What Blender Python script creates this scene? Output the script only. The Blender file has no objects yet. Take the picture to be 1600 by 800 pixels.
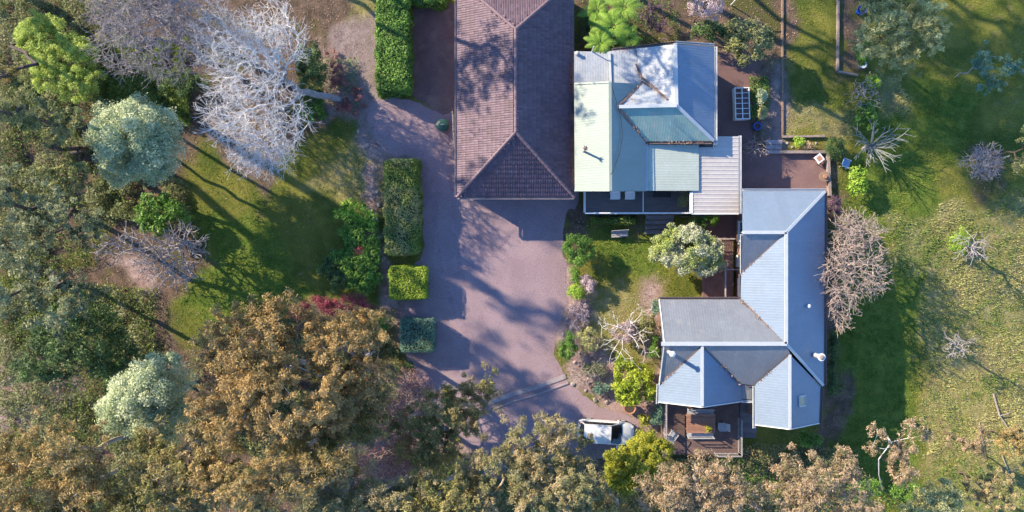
import bpy, math, random
import numpy as np
from mathutils import Vector

# ------------------------------------------------------------------ camera, sky, sun, exposure
SC = bpy.context.scene
COL = SC.collection
HC = 55.0                     # drone height above the driveway, metres
PPM = 20.0                    # photograph pixels per metre on the driveway
cam = bpy.data.cameras.new('camera'); camo = bpy.data.objects.new('camera', cam); COL.objects.link(camo)
camo.location = (0, 0, HC); camo.rotation_euler = (0, 0, 0)
cam.sensor_width = 36; cam.lens = 36 * HC / 80.0; cam.clip_end = 2000
SC.camera = camo
SUN_EL = math.radians(25.5)
SUN_TO = Vector((-0.855, 0.519, 0)).normalized()      # plan direction towards the sun
w = bpy.data.worlds.new('World'); SC.world = w; w.use_nodes = True
nt = w.node_tree; nt.nodes.clear()
sky = nt.nodes.new('ShaderNodeTexSky'); sky.sky_type = 'NISHITA'; sky.sun_disc = False
sky.sun_elevation = SUN_EL; sky.sun_rotation = math.atan2(SUN_TO.x, SUN_TO.y)
sky.air_density = 1.0; sky.dust_density = 0.0; sky.ozone_density = 6.5
bg = nt.nodes.new('ShaderNodeBackground'); bg.inputs[1].default_value = 0.15
ow = nt.nodes.new('ShaderNodeOutputWorld')
nt.links.new(sky.outputs[0], bg.inputs[0]); nt.links.new(bg.outputs[0], ow.inputs[0])
sl = bpy.data.lights.new('sun', 'SUN'); sl.energy = 4.5; sl.angle = math.radians(0.5); sl.color = (1.0, 0.84, 0.59)
so = bpy.data.objects.new('sun', sl); COL.objects.link(so)
sd = Vector((SUN_TO.x * math.cos(SUN_EL), SUN_TO.y * math.cos(SUN_EL), math.sin(SUN_EL)))
so.rotation_euler = sd.to_track_quat('Z', 'Y').to_euler(); so.location = (-40, 30, 40)
SC.view_settings.view_transform = 'Standard'; SC.view_settings.look = 'None'
SC.view_settings.gamma = 1.0; SC.view_settings.use_curve_mapping = False
SC.view_settings.exposure = 1.24
SC.render.engine = 'CYCLES'
SC.cycles.max_bounces = 4; SC.cycles.diffuse_bounces = 2; SC.cycles.glossy_bounces = 2; SC.cycles.transmission_bounces = 3; SC.cycles.adaptive_threshold = 0.02; SC.cycles.use_light_tree = False
w.cycles.sampling_method = 'MANUAL'; w.cycles.sample_map_resolution = 256
SC.cycles.use_denoising = True

# ------------------------------------------------------------------ helpers
rng = np.random.default_rng(7)
def ss(a, b, x):
    t = np.clip((x - a) / (b - a), 0, 1); return t * t * (3 - 2 * t)
def gz(x, y):                                   # height of the ground: it falls away south-east of the houses
    return -1.7 * ss(15, 27, x) * ss(7, -9, y)
def at(px, py, z=0.0):                          # where a photo point at height z stands
    k = (HC - z) / HC / PPM
    return Vector(((px - 800) * k, (400 - py) * k, z))
def gp(px, py, dz=0.0):
    z = 0.0
    for _ in range(4):
        p = at(px, py, z + dz); z = float(gz(p.x, p.y))
    return Vector((p.x, p.y, z + dz))
def noise2(x, y, s=1.0, seed=0):                # cheap smooth value noise
    x = np.asarray(x) / s + seed * 17.3; y = np.asarray(y) / s - seed * 9.1
    xi = np.floor(x).astype(int); yi = np.floor(y).astype(int); fx = x - xi; fy = y - yi
    fx = fx * fx * (3 - 2 * fx); fy = fy * fy * (3 - 2 * fy)
    def h(a, b):
        n = (a * 374761393 + b * 668265263 + seed * 974711) & 0x7fffffff
        n = ((n ^ (n >> 13)) * 1274126177) & 0x7fffffff
        return ((n ^ (n >> 16)) & 0xffff) / 65535.0
    return (h(xi, yi) * (1 - fx) + h(xi + 1, yi) * fx) * (1 - fy) + (h(xi, yi + 1) * (1 - fx) + h(xi + 1, yi + 1) * fx) * fy
def fbm(x, y, s=1.0, seed=0):
    return (noise2(x, y, s, seed) * .55 + noise2(x, y, s * .45, seed + 1) * .3 + noise2(x, y, s * .2, seed + 2) * .15)

def tag(o, label=None, cat=None, group=None, kind=None):
    if label: o['label'] = label
    if cat: o['category'] = cat
    if group: o['group'] = group
    if kind: o['kind'] = kind
    return o
def empty(name, loc, label, cat, group=None, rz=0.0):
    o = bpy.data.objects.new(name, None); COL.objects.link(o)
    o.location = loc; o.rotation_euler = (0, 0, rz); o.empty_display_size = .3
    return tag(o, label, cat, group)
def link(name, me, mat, parent=None):
    o = bpy.data.objects.new(name, me); COL.objects.link(o)
    if mat is not None and len(me.materials) == 0: me.materials.append(mat)
    if parent is not None: o.parent = parent
    return o
def np_mesh(name, V, F, tint=None, smooth=False):
    me = bpy.data.meshes.new(name)
    V = np.asarray(V, np.float32); F = np.asarray(F, np.int32); n, k = F.shape
    me.vertices.add(len(V)); me.vertices.foreach_set('co', V.ravel())
    me.loops.add(n * k); me.loops.foreach_set('vertex_index', F.ravel())
    me.polygons.add(n); me.polygons.foreach_set('loop_start', np.arange(0, n * k, k, dtype=np.int32))
    me.polygons.foreach_set('loop_total', np.full(n, k, np.int32))
    if smooth: me.polygons.foreach_set('use_smooth', np.ones(n, bool))
    me.update(calc_edges=True)
    if tint is not None:
        a = me.attributes.new('tint', 'FLOAT', 'POINT'); a.data.foreach_set('value', np.asarray(tint, np.float32))
    return me
class MB:
    def __init__(s): s.v = []; s.f = []
    def poly(s, pts):
        b = len(s.v); s.v += [tuple(p) for p in pts]; s.f.append(list(range(b, b + len(pts))))
    def box(s, c, d, rz=0.0, bev=0.0):
        cx, cy, cz = c; dx, dy, dz = d[0] / 2, d[1] / 2, d[2] / 2; ca, sa = math.cos(rz), math.sin(rz)
        b = len(s.v)
        def p(x, y, z): return (cx + x * ca - y * sa, cy + x * sa + y * ca, cz + z)
        if bev <= 0:
            s.v += [p(x, y, z) for z in (-dz, dz) for x, y in ((-dx, -dy), (dx, -dy), (dx, dy), (-dx, dy))]
            s.f += [[b + i for i in q] for q in ((3, 2, 1, 0), (4, 5, 6, 7), (0, 1, 5, 4), (1, 2, 6, 5), (2, 3, 7, 6), (3, 0, 4, 7))]
        else:
            e = bev
            for z, q in ((-dz, 0), (dz - e, 0), (dz, e)):
                s.v += [p(x, y, z) for x, y in ((-dx + q, -dy + q), (dx - q, -dy + q), (dx - q, dy - q), (-dx + q, dy - q))]
            s.f.append([b + 3, b + 2, b + 1, b]); s.f.append([b + 8, b + 9, b + 10, b + 11])
            for r in (0, 4):
                for i in range(4): s.f.append([b + r + i, b + r + (i + 1) % 4, b + r + 4 + (i + 1) % 4, b + r + 4 + i])
    def bar(s, p, q, wd, h, up=(0, 0, 1)):
        p = Vector(p); q = Vector(q); t = (q - p).normalized(); sd_ = t.cross(Vector(up))
        if sd_.length < 1e-4: sd_ = Vector((1, 0, 0))
        sd_.normalize(); u = sd_.cross(t); b = len(s.v)
        for e in (p, q):
            for a, c in ((-1, -1), (1, -1), (1, 1), (-1, 1)): s.v.append(tuple(e + sd_ * (a * wd / 2) + u * (c * h / 2)))
        s.f += [[b + i for i in r] for r in ((0, 1, 2, 3), (7, 6, 5, 4), (0, 4, 5, 1), (1, 5, 6, 2), (2, 6, 7, 3), (3, 7, 4, 0))]
    def tube(s, pts, rad, n=8, cap=True):
        pts = [Vector(p) for p in pts]
        if not hasattr(rad, '__len__'): rad = [rad] * len(pts)
        b = len(s.v); ref = None
        for i, p in enumerate(pts):
            t = (pts[min(i + 1, len(pts) - 1)] - pts[max(i - 1, 0)]).normalized()
            a = t.cross(Vector((0, 0, 1)))
            if a.length < .05: a = t.cross(Vector((0, 1, 0)))
            a.normalize(); c = t.cross(a)
            for k in range(n):
                th = 2 * math.pi * k / n; s.v.append(tuple(p + (a * math.cos(th) + c * math.sin(th)) * rad[i]))
        for i in range(len(pts) - 1):
            for k in range(n): s.f.append([b + i * n + k, b + i * n + (k + 1) % n, b + (i + 1) * n + (k + 1) % n, b + (i + 1) * n + k])
        if cap:
            s.f.append([b + k for k in range(n)]); s.f.append([b + (len(pts) - 1) * n + n - 1 - k for k in range(n)])
    def lathe(s, c, prof, n=16):                # prof: (radius, z) from bottom to top
        b = len(s.v)
        for r, z in prof:
            for k in range(n):
                th = 2 * math.pi * k / n; s.v.append((c[0] + r * math.cos(th), c[1] + r * math.sin(th), c[2] + z))
        for i in range(len(prof) - 1):
            for k in range(n): s.f.append([b + i * n + k, b + i * n + (k + 1) % n, b + (i + 1) * n + (k + 1) % n, b + (i + 1) * n + k])
        s.f.append([b + n - 1 - k for k in range(n)]); s.f.append([b + (len(prof) - 1) * n + k for k in range(n)])
    def prism(s, pts, z0, z1):                  # plan polygon, counter-clockwise
        n = len(pts); b = len(s.v)
        s.v += [(p[0], p[1], z0) for p in pts] + [(p[0], p[1], z1) for p in pts]
        s.f.append([b + n - 1 - i for i in range(n)]); s.f.append([b + n + i for i in range(n)])
        for i in range(n): s.f.append([b + i, b + (i + 1) % n, b + n + (i + 1) % n, b + n + i])
    def build(s, name, mat, parent=None, smooth=False, origin=None):
        me = bpy.data.meshes.new(name); v = s.v
        if origin is not None: v = [(a[0] - origin[0], a[1] - origin[1], a[2] - origin[2]) for a in v]
        me.from_pydata(v, [], s.f); me.validate(verbose=False); me.update()
        if smooth: me.polygons.foreach_set('use_smooth', [True] * len(me.polygons))
        o = link(name, me, mat, parent)
        if origin is not None: o.location = origin
        return o
def copy_tree(o, parent=None):
    c = o.copy(); COL.objects.link(c); c.parent = parent
    for ch in list(o.children): copy_tree(ch, c)
    return c

# ------------------------------------------------------------------ materials
def new_mat(name):
    m = bpy.data.materials.new(name); m.use_nodes = True
    n = m.node_tree; n.nodes.clear()
    return m, n, n.nodes, n.links
def N(nodes, t, **kw):
    x = nodes.new(t)
    for k, v in kw.items(): setattr(x, k, v)
    return x
def c4(c): return (c[0], c[1], c[2], 1)
def mixc(nodes, links, fac, a, b, mode='MIX'):
    m = nodes.new('ShaderNodeMix'); m.data_type = 'RGBA'; m.blend_type = mode
    for s, v in ((0, fac), (6, a), (7, b)):
        if isinstance(v, (int, float)): m.inputs[s].default_value = v
        elif isinstance(v, tuple): m.inputs[s].default_value = c4(v)
        else: links.new(v, m.inputs[s])
    return m.outputs[2]
def noise_n(nodes, links, vec, scale, detail=4, rough=.6, dist=0):
    n = nodes.new('ShaderNodeTexNoise'); n.inputs['Scale'].default_value = scale
    n.inputs['Detail'].default_value = detail; n.inputs['Roughness'].default_value = rough; n.inputs['Distortion'].default_value = dist
    if vec is not None: links.new(vec, n.inputs['Vector'])
    return n.outputs[0]
def ramp(nodes, links, fac, lo, hi):
    r = nodes.new('ShaderNodeMapRange'); r.inputs[1].default_value = lo; r.inputs[2].default_value = hi
    links.new(fac, r.inputs[0]); return r.outputs[0]
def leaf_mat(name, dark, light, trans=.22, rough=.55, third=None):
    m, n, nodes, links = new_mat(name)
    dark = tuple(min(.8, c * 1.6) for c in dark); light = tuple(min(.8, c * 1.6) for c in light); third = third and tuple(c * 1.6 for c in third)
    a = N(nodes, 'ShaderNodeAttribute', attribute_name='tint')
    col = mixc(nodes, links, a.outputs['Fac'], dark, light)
    if third:
        geo = nodes.new('ShaderNodeNewGeometry')
        f = noise_n(nodes, links, geo.outputs['Position'], .45, 2)
        col = mixc(nodes, links, ramp(nodes, links, f, .46, .64), col, third)
    p = nodes.new('ShaderNodeBsdfPrincipled'); links.new(col, p.inputs['Base Color'])
    p.inputs['Roughness'].default_value = rough; p.inputs['Specular IOR Level'].default_value = .3
    t = nodes.new('ShaderNodeBsdfTranslucent'); links.new(col, t.inputs['Color'])
    mx = nodes.new('ShaderNodeMixShader'); mx.inputs[0].default_value = trans
    links.new(p.outputs[0], mx.inputs[1]); links.new(t.outputs[0], mx.inputs[2])
    o = nodes.new('ShaderNodeOutputMaterial'); links.new(mx.outputs[0], o.inputs[0])
    return m
def surf_mat(name, c1, c2, scale=3.0, rough=.7, fine=30.0, finestr=.25, bump=.3, spec=.4, metal=0.0, objvar=0.0, stain=None, stain_s=1.0, stain_lo=.52, stain_hi=.66, bump_s=None, stretch=None):
    m, n, nodes, links = new_mat(name)
    geo = nodes.new('ShaderNodeNewGeometry'); vec = geo.outputs['Position']
    if stretch:
        mp = nodes.new('ShaderNodeMapping'); mp.inputs['Scale'].default_value = stretch; links.new(vec, mp.inputs[0]); svec = mp.outputs[0]
    else: svec = vec
    col = mixc(nodes, links, ramp(nodes, links, noise_n(nodes, links, svec, scale), .32, .68), c1, c2)
    f = noise_n(nodes, links, vec, fine, 3)
    dk = mixc(nodes, links, ramp(nodes, links, f, .3, .7), (1 - finestr,) * 3, (1 + finestr,) * 3)
    col = mixc(nodes, links, 1.0, col, dk, 'MULTIPLY')
    if stain:
        g = noise_n(nodes, links, vec, stain_s, 5, .65, .3)
        col = mixc(nodes, links, ramp(nodes, links, g, stain_lo, stain_hi), col, stain)
    if objvar:
        oi = nodes.new('ShaderNodeObjectInfo')
        v = mixc(nodes, links, oi.outputs['Random'], (1 - objvar,) * 3, (1 + objvar,) * 3)
        col = mixc(nodes, links, 1.0, col, v, 'MULTIPLY')
    p = nodes.new('ShaderNodeBsdfPrincipled'); links.new(col, p.inputs['Base Color'])
    p.inputs['Roughness'].default_value = rough; p.inputs['Metallic'].default_value = metal; p.inputs['Specular IOR Level'].default_value = spec
    if bump:
        b = nodes.new('ShaderNodeBump'); b.inputs['Strength'].default_value = bump; b.inputs['Distance'].default_value = .03
        links.new(noise_n(nodes, links, vec, bump_s or fine, 4), b.inputs['Height']); links.new(b.outputs[0], p.inputs['Normal'])
    o = nodes.new('ShaderNodeOutputMaterial'); links.new(p.outputs[0], o.inputs[0])
    return m
def tint_mat(name, c1, c2, rough=.7, fine=12, spec=.35, dirt=None):      # colour from the tint attribute, with a little dirt
    m, n, nodes, links = new_mat(name)
    a = N(nodes, 'ShaderNodeAttribute', attribute_name='tint'); geo = nodes.new('ShaderNodeNewGeometry')
    col = mixc(nodes, links, a.outputs['Fac'], c1, c2)
    f = noise_n(nodes, links, geo.outputs['Position'], fine, 3)
    col = mixc(nodes, links, 1.0, col, mixc(nodes, links, f, (.75,) * 3, (1.25,) * 3), 'MULTIPLY')
    if dirt:
        g = noise_n(nodes, links, geo.outputs['Position'], .6, 5, .7)
        col = mixc(nodes, links, ramp(nodes, links, g, .5, .72), col, dirt)
    p = nodes.new('ShaderNodeBsdfPrincipled'); links.new(col, p.inputs['Base Color']); p.inputs['Roughness'].default_value = rough
    p.inputs['Specular IOR Level'].default_value = spec
    o = nodes.new('ShaderNodeOutputMaterial'); links.new(p.outputs[0], o.inputs[0])
    return m
def glass_mat(name, c, rough=.06):
    m, n, nodes, links = new_mat(name)
    p = nodes.new('ShaderNodeBsdfPrincipled'); p.inputs['Base Color'].default_value = c4(c); p.inputs['Roughness'].default_value = rough
    p.inputs['Specular IOR Level'].default_value = .7
    o = nodes.new('ShaderNodeOutputMaterial'); links.new(p.outputs[0], o.inputs[0]); return m

M = {}
M['bark_white'] = surf_mat('bark_white', (.86, .82, .80), (.60, .56, .56), 4, .8, 20, .25, .2)
M['bark_grey'] = surf_mat('bark_grey', (.36, .33, .33), (.22, .20, .20), 4, .85, 20, .25, .2)
M['bark_lilac'] = surf_mat('bark_lilac', (.44, .38, .38), (.27, .24, .25), 4, .85, 20, .25, .2)
M['bark_pink'] = surf_mat('bark_pink', (.46, .37, .33), (.32, .245, .22), 4, .85, 20, .25, .2)
M['bark_pale'] = surf_mat('bark_pale', (.42, .36, .32), (.25, .21, .19), 3, .8, 14, .25, .2)
M['bark_dark'] = surf_mat('bark_dark', (.10, .075, .065), (.055, .042, .04), 3, .9, 14, .3, .3)
M['bark_brown'] = surf_mat('bark_brown', (.16, .11, .085), (.09, .065, .05), 3, .9, 14, .3, .3)
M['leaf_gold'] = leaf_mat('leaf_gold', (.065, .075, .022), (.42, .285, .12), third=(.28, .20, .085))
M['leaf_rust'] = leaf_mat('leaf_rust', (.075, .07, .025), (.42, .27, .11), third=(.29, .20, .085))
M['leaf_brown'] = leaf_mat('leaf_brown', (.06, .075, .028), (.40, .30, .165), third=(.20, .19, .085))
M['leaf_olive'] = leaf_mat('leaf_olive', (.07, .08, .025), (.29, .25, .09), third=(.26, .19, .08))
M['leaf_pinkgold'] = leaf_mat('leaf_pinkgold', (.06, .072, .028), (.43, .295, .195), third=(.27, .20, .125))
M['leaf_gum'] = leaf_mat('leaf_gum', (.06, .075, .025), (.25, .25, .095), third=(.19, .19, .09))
M['leaf_gumgrey'] = leaf_mat('leaf_gumgrey', (.07, .085, .04), (.26, .27, .15))
M['leaf_deep'] = leaf_mat('leaf_deep', (.025, .045, .018), (.10, .16, .05))
M['leaf_green'] = leaf_mat('leaf_green', (.03, .075, .015), (.15, .27, .045))
M['leaf_bright'] = leaf_mat('leaf_bright', (.08, .16, .015), (.32, .44, .06))
M['leaf_lime'] = leaf_mat('leaf_lime', (.10, .15, .012), (.33, .37, .04))
M['leaf_yellowlime'] = leaf_mat('leaf_yellowlime', (.10, .12, .012), (.33, .32, .04))
M['leaf_silver'] = leaf_mat('leaf_silver', (.20, .255, .135), (.48, .51, .33), .25)
M['leaf_bluegreen'] = leaf_mat('leaf_bluegreen', (.06, .12, .08), (.17, .26, .19), .25)
M['leaf_meadow'] = leaf_mat('leaf_meadow', (.15, .21, .03), (.44, .50, .12))
M['leaf_redtwig'] = leaf_mat('leaf_redtwig', (.12, .05, .05), (.36, .17, .17), .3)
M['leaf_crimson'] = leaf_mat('leaf_crimson', (.08, .02, .025), (.30, .06, .09), .3)
M['leaf_cream'] = leaf_mat('leaf_cream', (.11, .14, .045), (.56, .49, .35), .25, third=(.24, .28, .08))
M['leaf_paleolive'] = leaf_mat('leaf_paleolive', (.14, .15, .055), (.48, .45, .22), .3)
M['leaf_purple'] = leaf_mat('leaf_purple', (.05, .035, .05), (.17, .10, .14), .25)
M['leaf_pinkflower'] = leaf_mat('leaf_pinkflower', (.18, .13, .10), (.62, .40, .44), .25)
M['leaf_hedge'] = leaf_mat('leaf_hedge', (.045, .08, .015), (.2, .25, .05), .3)
M['leaf_hedgedry'] = leaf_mat('leaf_hedgedry', (.065, .11, .02), (.23, .29, .06), .25, third=(.24, .24, .10))
M['leaf_limehedge'] = leaf_mat('leaf_limehedge', (.09, .16, .015), (.31, .38, .045))
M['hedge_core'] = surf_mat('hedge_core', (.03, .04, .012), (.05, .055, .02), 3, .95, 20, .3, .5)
M['grass'] = leaf_mat('grass', (.08, .115, .02), (.26, .265, .055), .3, .7)
M['grass_dry'] = leaf_mat('grass_dry', (.12, .18, .04), (.40, .365, .17), .3, .7)
M['litter'] = leaf_mat('litter', (.09, .05, .035), (.34, .23, .175), .1, .8)
M['tile'] = tint_mat('roof_tile', (.09, .06, .085), (.165, .112, .15), .62, 14, .4, dirt=(.10, .066, .085))
M['tile_ridge'] = surf_mat('tile_ridge', (.21, .14, .165), (.15, .10, .12), 5, .65, 20, .2, .2)
M['underlay'] = surf_mat('underlay', (.10, .07, .07), (.08, .055, .06), 3, .9, 20, .2, 0)
M['metal_cream'] = surf_mat('metal_cream', (.275, .325, .31), (.26, .31, .295), .8, .6, 3, .03, 0, .4, .1, objvar=.025)
M['metal_mint'] = surf_mat('metal_mint', (.26, .40, .36), (.225, .345, .315), 1.2, .6, 5, .06, 0, .4, .1, objvar=.05, stain=(.36, .41, .36), stain_s=1.6)
M['metal_pale'] = surf_mat('metal_pale', (.44, .50, .45), (.40, .46, .41), 1.2, .6, 5, .05, 0, .4, objvar=.04, stain=(.41, .46, .40), stain_s=1.5)
M['metal_old'] = surf_mat('metal_old', (.40, .42, .455), (.31, .34, .385), 1.0, .5, 6, .10, 0, .5, objvar=.05, stain=(.36, .27, .22), stain_s=.55, stain_lo=.60, stain_hi=.76)
M['metal_zinc'] = surf_mat('metal_zinc', (.205, .265, .36), (.19, .25, .34), .7, .55, 4, .05, 0, .4, .15, objvar=.03, stain=(.195, .235, .305), stain_s=1.1, stain_lo=.5, stain_hi=.8)
M['metal_zinc_worn'] = surf_mat('metal_zinc_worn', (.265, .275, .295), (.23, .24, .26), .9, .5, 5, .06, 0, .5, .3, objvar=.04, stain=(.33, .32, .31), stain_s=1.4, stain_lo=.56, stain_hi=.74)
M['metal_trim'] = surf_mat('metal_trim', (.52, .55, .58), (.46, .49, .52), 2, .45, 10, .05, 0, .5)
M['metal_valley'] = surf_mat('metal_valley', (.16, .13, .13), (.20, .13, .10), 2, .6, 10, .15, 0, .4)
M['rust'] = surf_mat('rust', (.20, .11, .09), (.17, .13, .13), 3, .85, 14, .3, .2)
M['poly'] = surf_mat('polycarbonate', (.52, .485, .465), (.45, .415, .40), 1.0, .4, 5, .06, 0, .5, objvar=.03, stain=(.46, .42, .40), stain_s=1.2, stretch=(.25, 3, 1))
M['wall'] = surf_mat('wall_paint', (.55, .50, .43), (.50, .45, .39), 1.5, .8, 20, .06, .1)
M['brick'] = surf_mat('brick_wall', (.32, .19, .15), (.25, .14, .11), 6, .85, 20, .2, .2)
M['white'] = surf_mat('white_paint', (.78, .78, .77), (.70, .70, .70), 3, .5, 20, .06, 0)
M['greymetal'] = surf_mat('grey_metal', (.45, .45, .47), (.38, .38, .40), 3, .45, 20, .06, 0, .5)
M['pane'] = glass_mat('window_glass', (.03, .04, .05))
M['deck'] = surf_mat('deck_boards', (.13, .115, .12), (.19, .165, .165), 2, .75, 18, .2, .15, objvar=.2, stretch=(.5, 5, 1))
M['deck_brown'] = surf_mat('deck_boards_brown', (.19, .12, .105), (.13, .085, .08), 2, .75, 18, .2, .15, objvar=.2)
M['timber'] = surf_mat('timber', (.30, .20, .14), (.22, .15, .11), 4, .7, 20, .2, .15)
M['timber_red'] = surf_mat('timber_red', (.34, .18, .12), (.27, .14, .10), 4, .6, 20, .15, .1, objvar=.12)
M['timber_grey'] = surf_mat('timber_grey', (.36, .33, .34), (.27, .25, .26), 4, .8, 20, .2, .15, objvar=.1)
M['sleeper'] = surf_mat('sleeper', (.34, .27, .24), (.24, .19, .17), 4, .85, 20, .25, .2)
M['concrete'] = surf_mat('concrete', (.40, .34, .35), (.32, .27, .28), 2, .85, 25, .15, .2, stain=(.27, .22, .22), stain_s=2)
M['terracotta'] = surf_mat('terracotta', (.48, .23, .14), (.40, .19, .12), 4, .75, 20, .1, .1)
M['blue'] = surf_mat('blue_plastic', (.02, .08, .40), (.02, .07, .34), 4, .35, 20, .05, 0)
M['lightblue'] = surf_mat('light_blue_plastic', (.28, .45, .72), (.24, .40, .66), 4, .4, 20, .05, 0)
M['greenplastic'] = surf_mat('green_plastic', (.02, .07, .06), (.025, .085, .07), 4, .45, 20, .1, 0)
M['black'] = surf_mat('black_rubber', (.02, .02, .022), (.03, .03, .03), 4, .6, 20, .1, 0)
M['darksoil'] = surf_mat('dark_soil', (.06, .045, .04), (.09, .06, .05), 4, .95, 20, .3, .4)
M['carpaint'] = surf_mat('car_paint', (.66, .67, .69), (.63, .64, .66), 2, .22, 5, .01, 0, .6)
M['carglass'] = glass_mat('car_glass', (.012, .015, .02), .03)
M['redlamp'] = glass_mat('red_lamp', (.35, .01, .01), .2)
M['clearlamp'] = glass_mat('clear_lamp', (.55, .58, .6), .1)
M['rock'] = surf_mat('rock', (.42, .36, .34), (.30, .25, .24), 4, .9, 12, .25, .4)

# ------------------------------------------------------------------ the ground
def poly_sd(X, Y, poly):                         # signed distance to a polygon, positive inside
    d = np.full(X.shape, 1e9); ins = np.zeros(X.shape, bool); n = len(poly)
    for i in range(n):
        ax, ay = poly[i]; bx, by = poly[(i + 1) % n]; ex, ey = bx - ax, by - ay
        t = np.clip(((X - ax) * ex + (Y - ay) * ey) / (ex * ex + ey * ey + 1e-9), 0, 1)
        d = np.minimum(d, np.hypot(X - ax - t * ex, Y - ay - t * ey))
        c = ((ay > Y) != (by > Y)) & (X < (bx - ax) * (Y - ay) / (by - ay + 1e-12) + ax)
        ins ^= c
    return np.where(ins, d, -d)
def ppoly(pts): return [tuple(gp(a, b))[:2] for a, b in pts]
ZONES = {
 'soil': [[(-900, -300), (470, -300), (560, 60), (575, 150), (540, 200), (460, 210), (420, 300), (300, 215), (290, 330), (335, 420), (265, 480), (290, 560), (400, 500), (500, 460), (610, 480), (640, 600), (700, 640), (760, 720), (1030, 700), (1300, 720), (1330, 800), (1340, 1200), (-900, 1200)],
          [(905, -80), (1235, -80), (1235, 90), (1130, 90), (1000, 78), (905, 90)],
          [(1118, 60), (1222, 100), (1222, 245), (1118, 245)],
          [(1290, 300), (1312, 300), (1318, 420), (1312, 560), (1300, 720), (1275, 720), (1275, 300)],
          [(1290, 560), (1330, 590), (1335, 650), (1300, 690), (1275, 690)],
          [(1310, -30), (1345, -30), (1350, 120), (1308, 118)],
          [(870, 330), (1000, 338), (1000, 352), (925, 352), (915, 420), (885, 420)],
          [(1150, 235), (1300, 235), (1300, 305), (1150, 305)],
          [(1515, 235), (1570, 235), (1580, 300), (1510, 310)]],
 'pink': [[(575, 250), (605, 240), (600, 400), (668, 480), (640, 560), (600, 480), (575, 400)],
          [(870, 425), (900, 420), (930, 470), (912, 520), (950, 560), (1000, 590), (1040, 560), (1040, 680), (960, 650), (890, 600), (865, 540), (885, 490)],
          [(560, 560), (700, 580), (720, 700), (640, 760), (520, 760)],
          [(180, 400), (225, 410), (240, 450), (215, 465)], [(165, 70), (240, 90), (235, 150), (170, 165)],
          [(500, 60), (540, 90), (560, 190), (520, 195), (500, 140)],
          [(1000, 430), (1035, 430), (1035, 560), (1000, 560)], [(0, 560), (110, 560), (150, 620), (60, 680), (0, 680)]],
 'lush': [[(1318, 440), (1395, 430), (1440, 640), (1440, 760), (1300, 760), (1310, 600)], [(1390, 300), (1450, 380), (1450, 560), (1400, 500), (1385, 420)],
          [(1330, 110), (1420, 130), (1470, 330), (1420, 400), (1330, 340), (1335, 200)], [(300, 330), (420, 350), (480, 460), (330, 540), (280, 470)],
          [(930, 375), (1040, 370), (1040, 430), (960, 430)], [(1420, 120), (1540, 130), (1490, 250), (1440, 240)], [(40, 40), (160, 60), (160, 160), (60, 160)]],
 'dry': [[(1445, 330), (2600, 150), (2600, 1200), (1430, 1200), (1450, 760), (1440, 560)], [(900, 480), (1000, 440), (1035, 440), (1030, 570), (930, 540)],
         [(1220, 160), (1330, 160), (1325, 215), (1220, 215)], [(1390, 340), (1450, 340), (1440, 420), (1385, 420)], [(1350, 120), (1420, 100), (1420, 180), (1380, 190)],
         [(470, 280), (590, 180), (590, 300), (540, 320)], [(530, -60), (590, -60), (580, 40), (530, 60)], [(170, 100), (240, 120), (230, 150), (180, 150)]],
 'path': [[(515, 40), (580, 30), (590, 140), (660, 170), (720, 200), (720, 260), (600, 250), (560, 215), (545, 130)],
          [(1193, 90), (1222, 90), (1222, 242), (1193, 242)]],
}
ZP = {k: [ppoly(p) for p in v] for k, v in ZONES.items()}
DRIVE_PX = [(712, 168), (690, 178), (655, 160), (600, 150), (572, 172), (585, 215), (600, 242), (657, 246), (660, 330), (662, 402), (640, 412), (650, 470), (630, 490), (630, 556), (655, 590), (640, 640), (700, 720), (800, 760), (905, 730), (985, 706), (1002, 660), (985, 648), (945, 638), (900, 612), (878, 580), (866, 545), (876, 500), (888, 470), (886, 420), (876, 372), (884, 330), (905, 322), (905, 285), (725, 285), (712, 240)]
DRIVE = ppoly(DRIVE_PX)
def zone_w(X, Y):
    wx = X + (fbm(X, Y, 2.2, 3) - .5) * 2.6; wy = Y + (fbm(X, Y, 2.2, 8) - .5) * 2.6
    out = {}
    for k, polys in ZP.items():
        m = np.zeros(X.shape)
        for p in polys: m = np.maximum(m, ss(-.5, .6, poly_sd(wx, wy, p)))
        out[k] = m
    return out
def axis(lo, hi, st, far):
    a = np.arange(lo, hi + .001, st); e = np.array([3, 8, 16, 32, 70, 150, far])
    return np.concatenate([(lo - e)[::-1], a, hi + e])
gx = axis(-46, 46, .3, 420); gy = axis(-26, 26, .3, 420)
GX, GY = np.meshgrid(gx, gy, indexing='xy'); X = GX.ravel(); Y = GY.ravel()
Z = gz(X, Y)
fieldw = ss(24, 28, X) * (np.abs(X) < 60)
Z = Z + fieldw * (fbm(X, Y, 1.1, 21) - .5) * .2
nx, ny = len(gx), len(gy)
I = (np.arange(ny - 1)[:, None] * nx + np.arange(nx - 1)[None, :]).ravel()
me = np_mesh('ground', np.stack([X, Y, Z], 1), np.stack([I, I + 1, I + nx + 1, I + nx], 1), smooth=True)
W_ = zone_w(X, Y)
for k, v in W_.items():
    a = me.attributes.new(k, 'FLOAT', 'POINT'); a.data.foreach_set('value', v.astype(np.float32))
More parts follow.
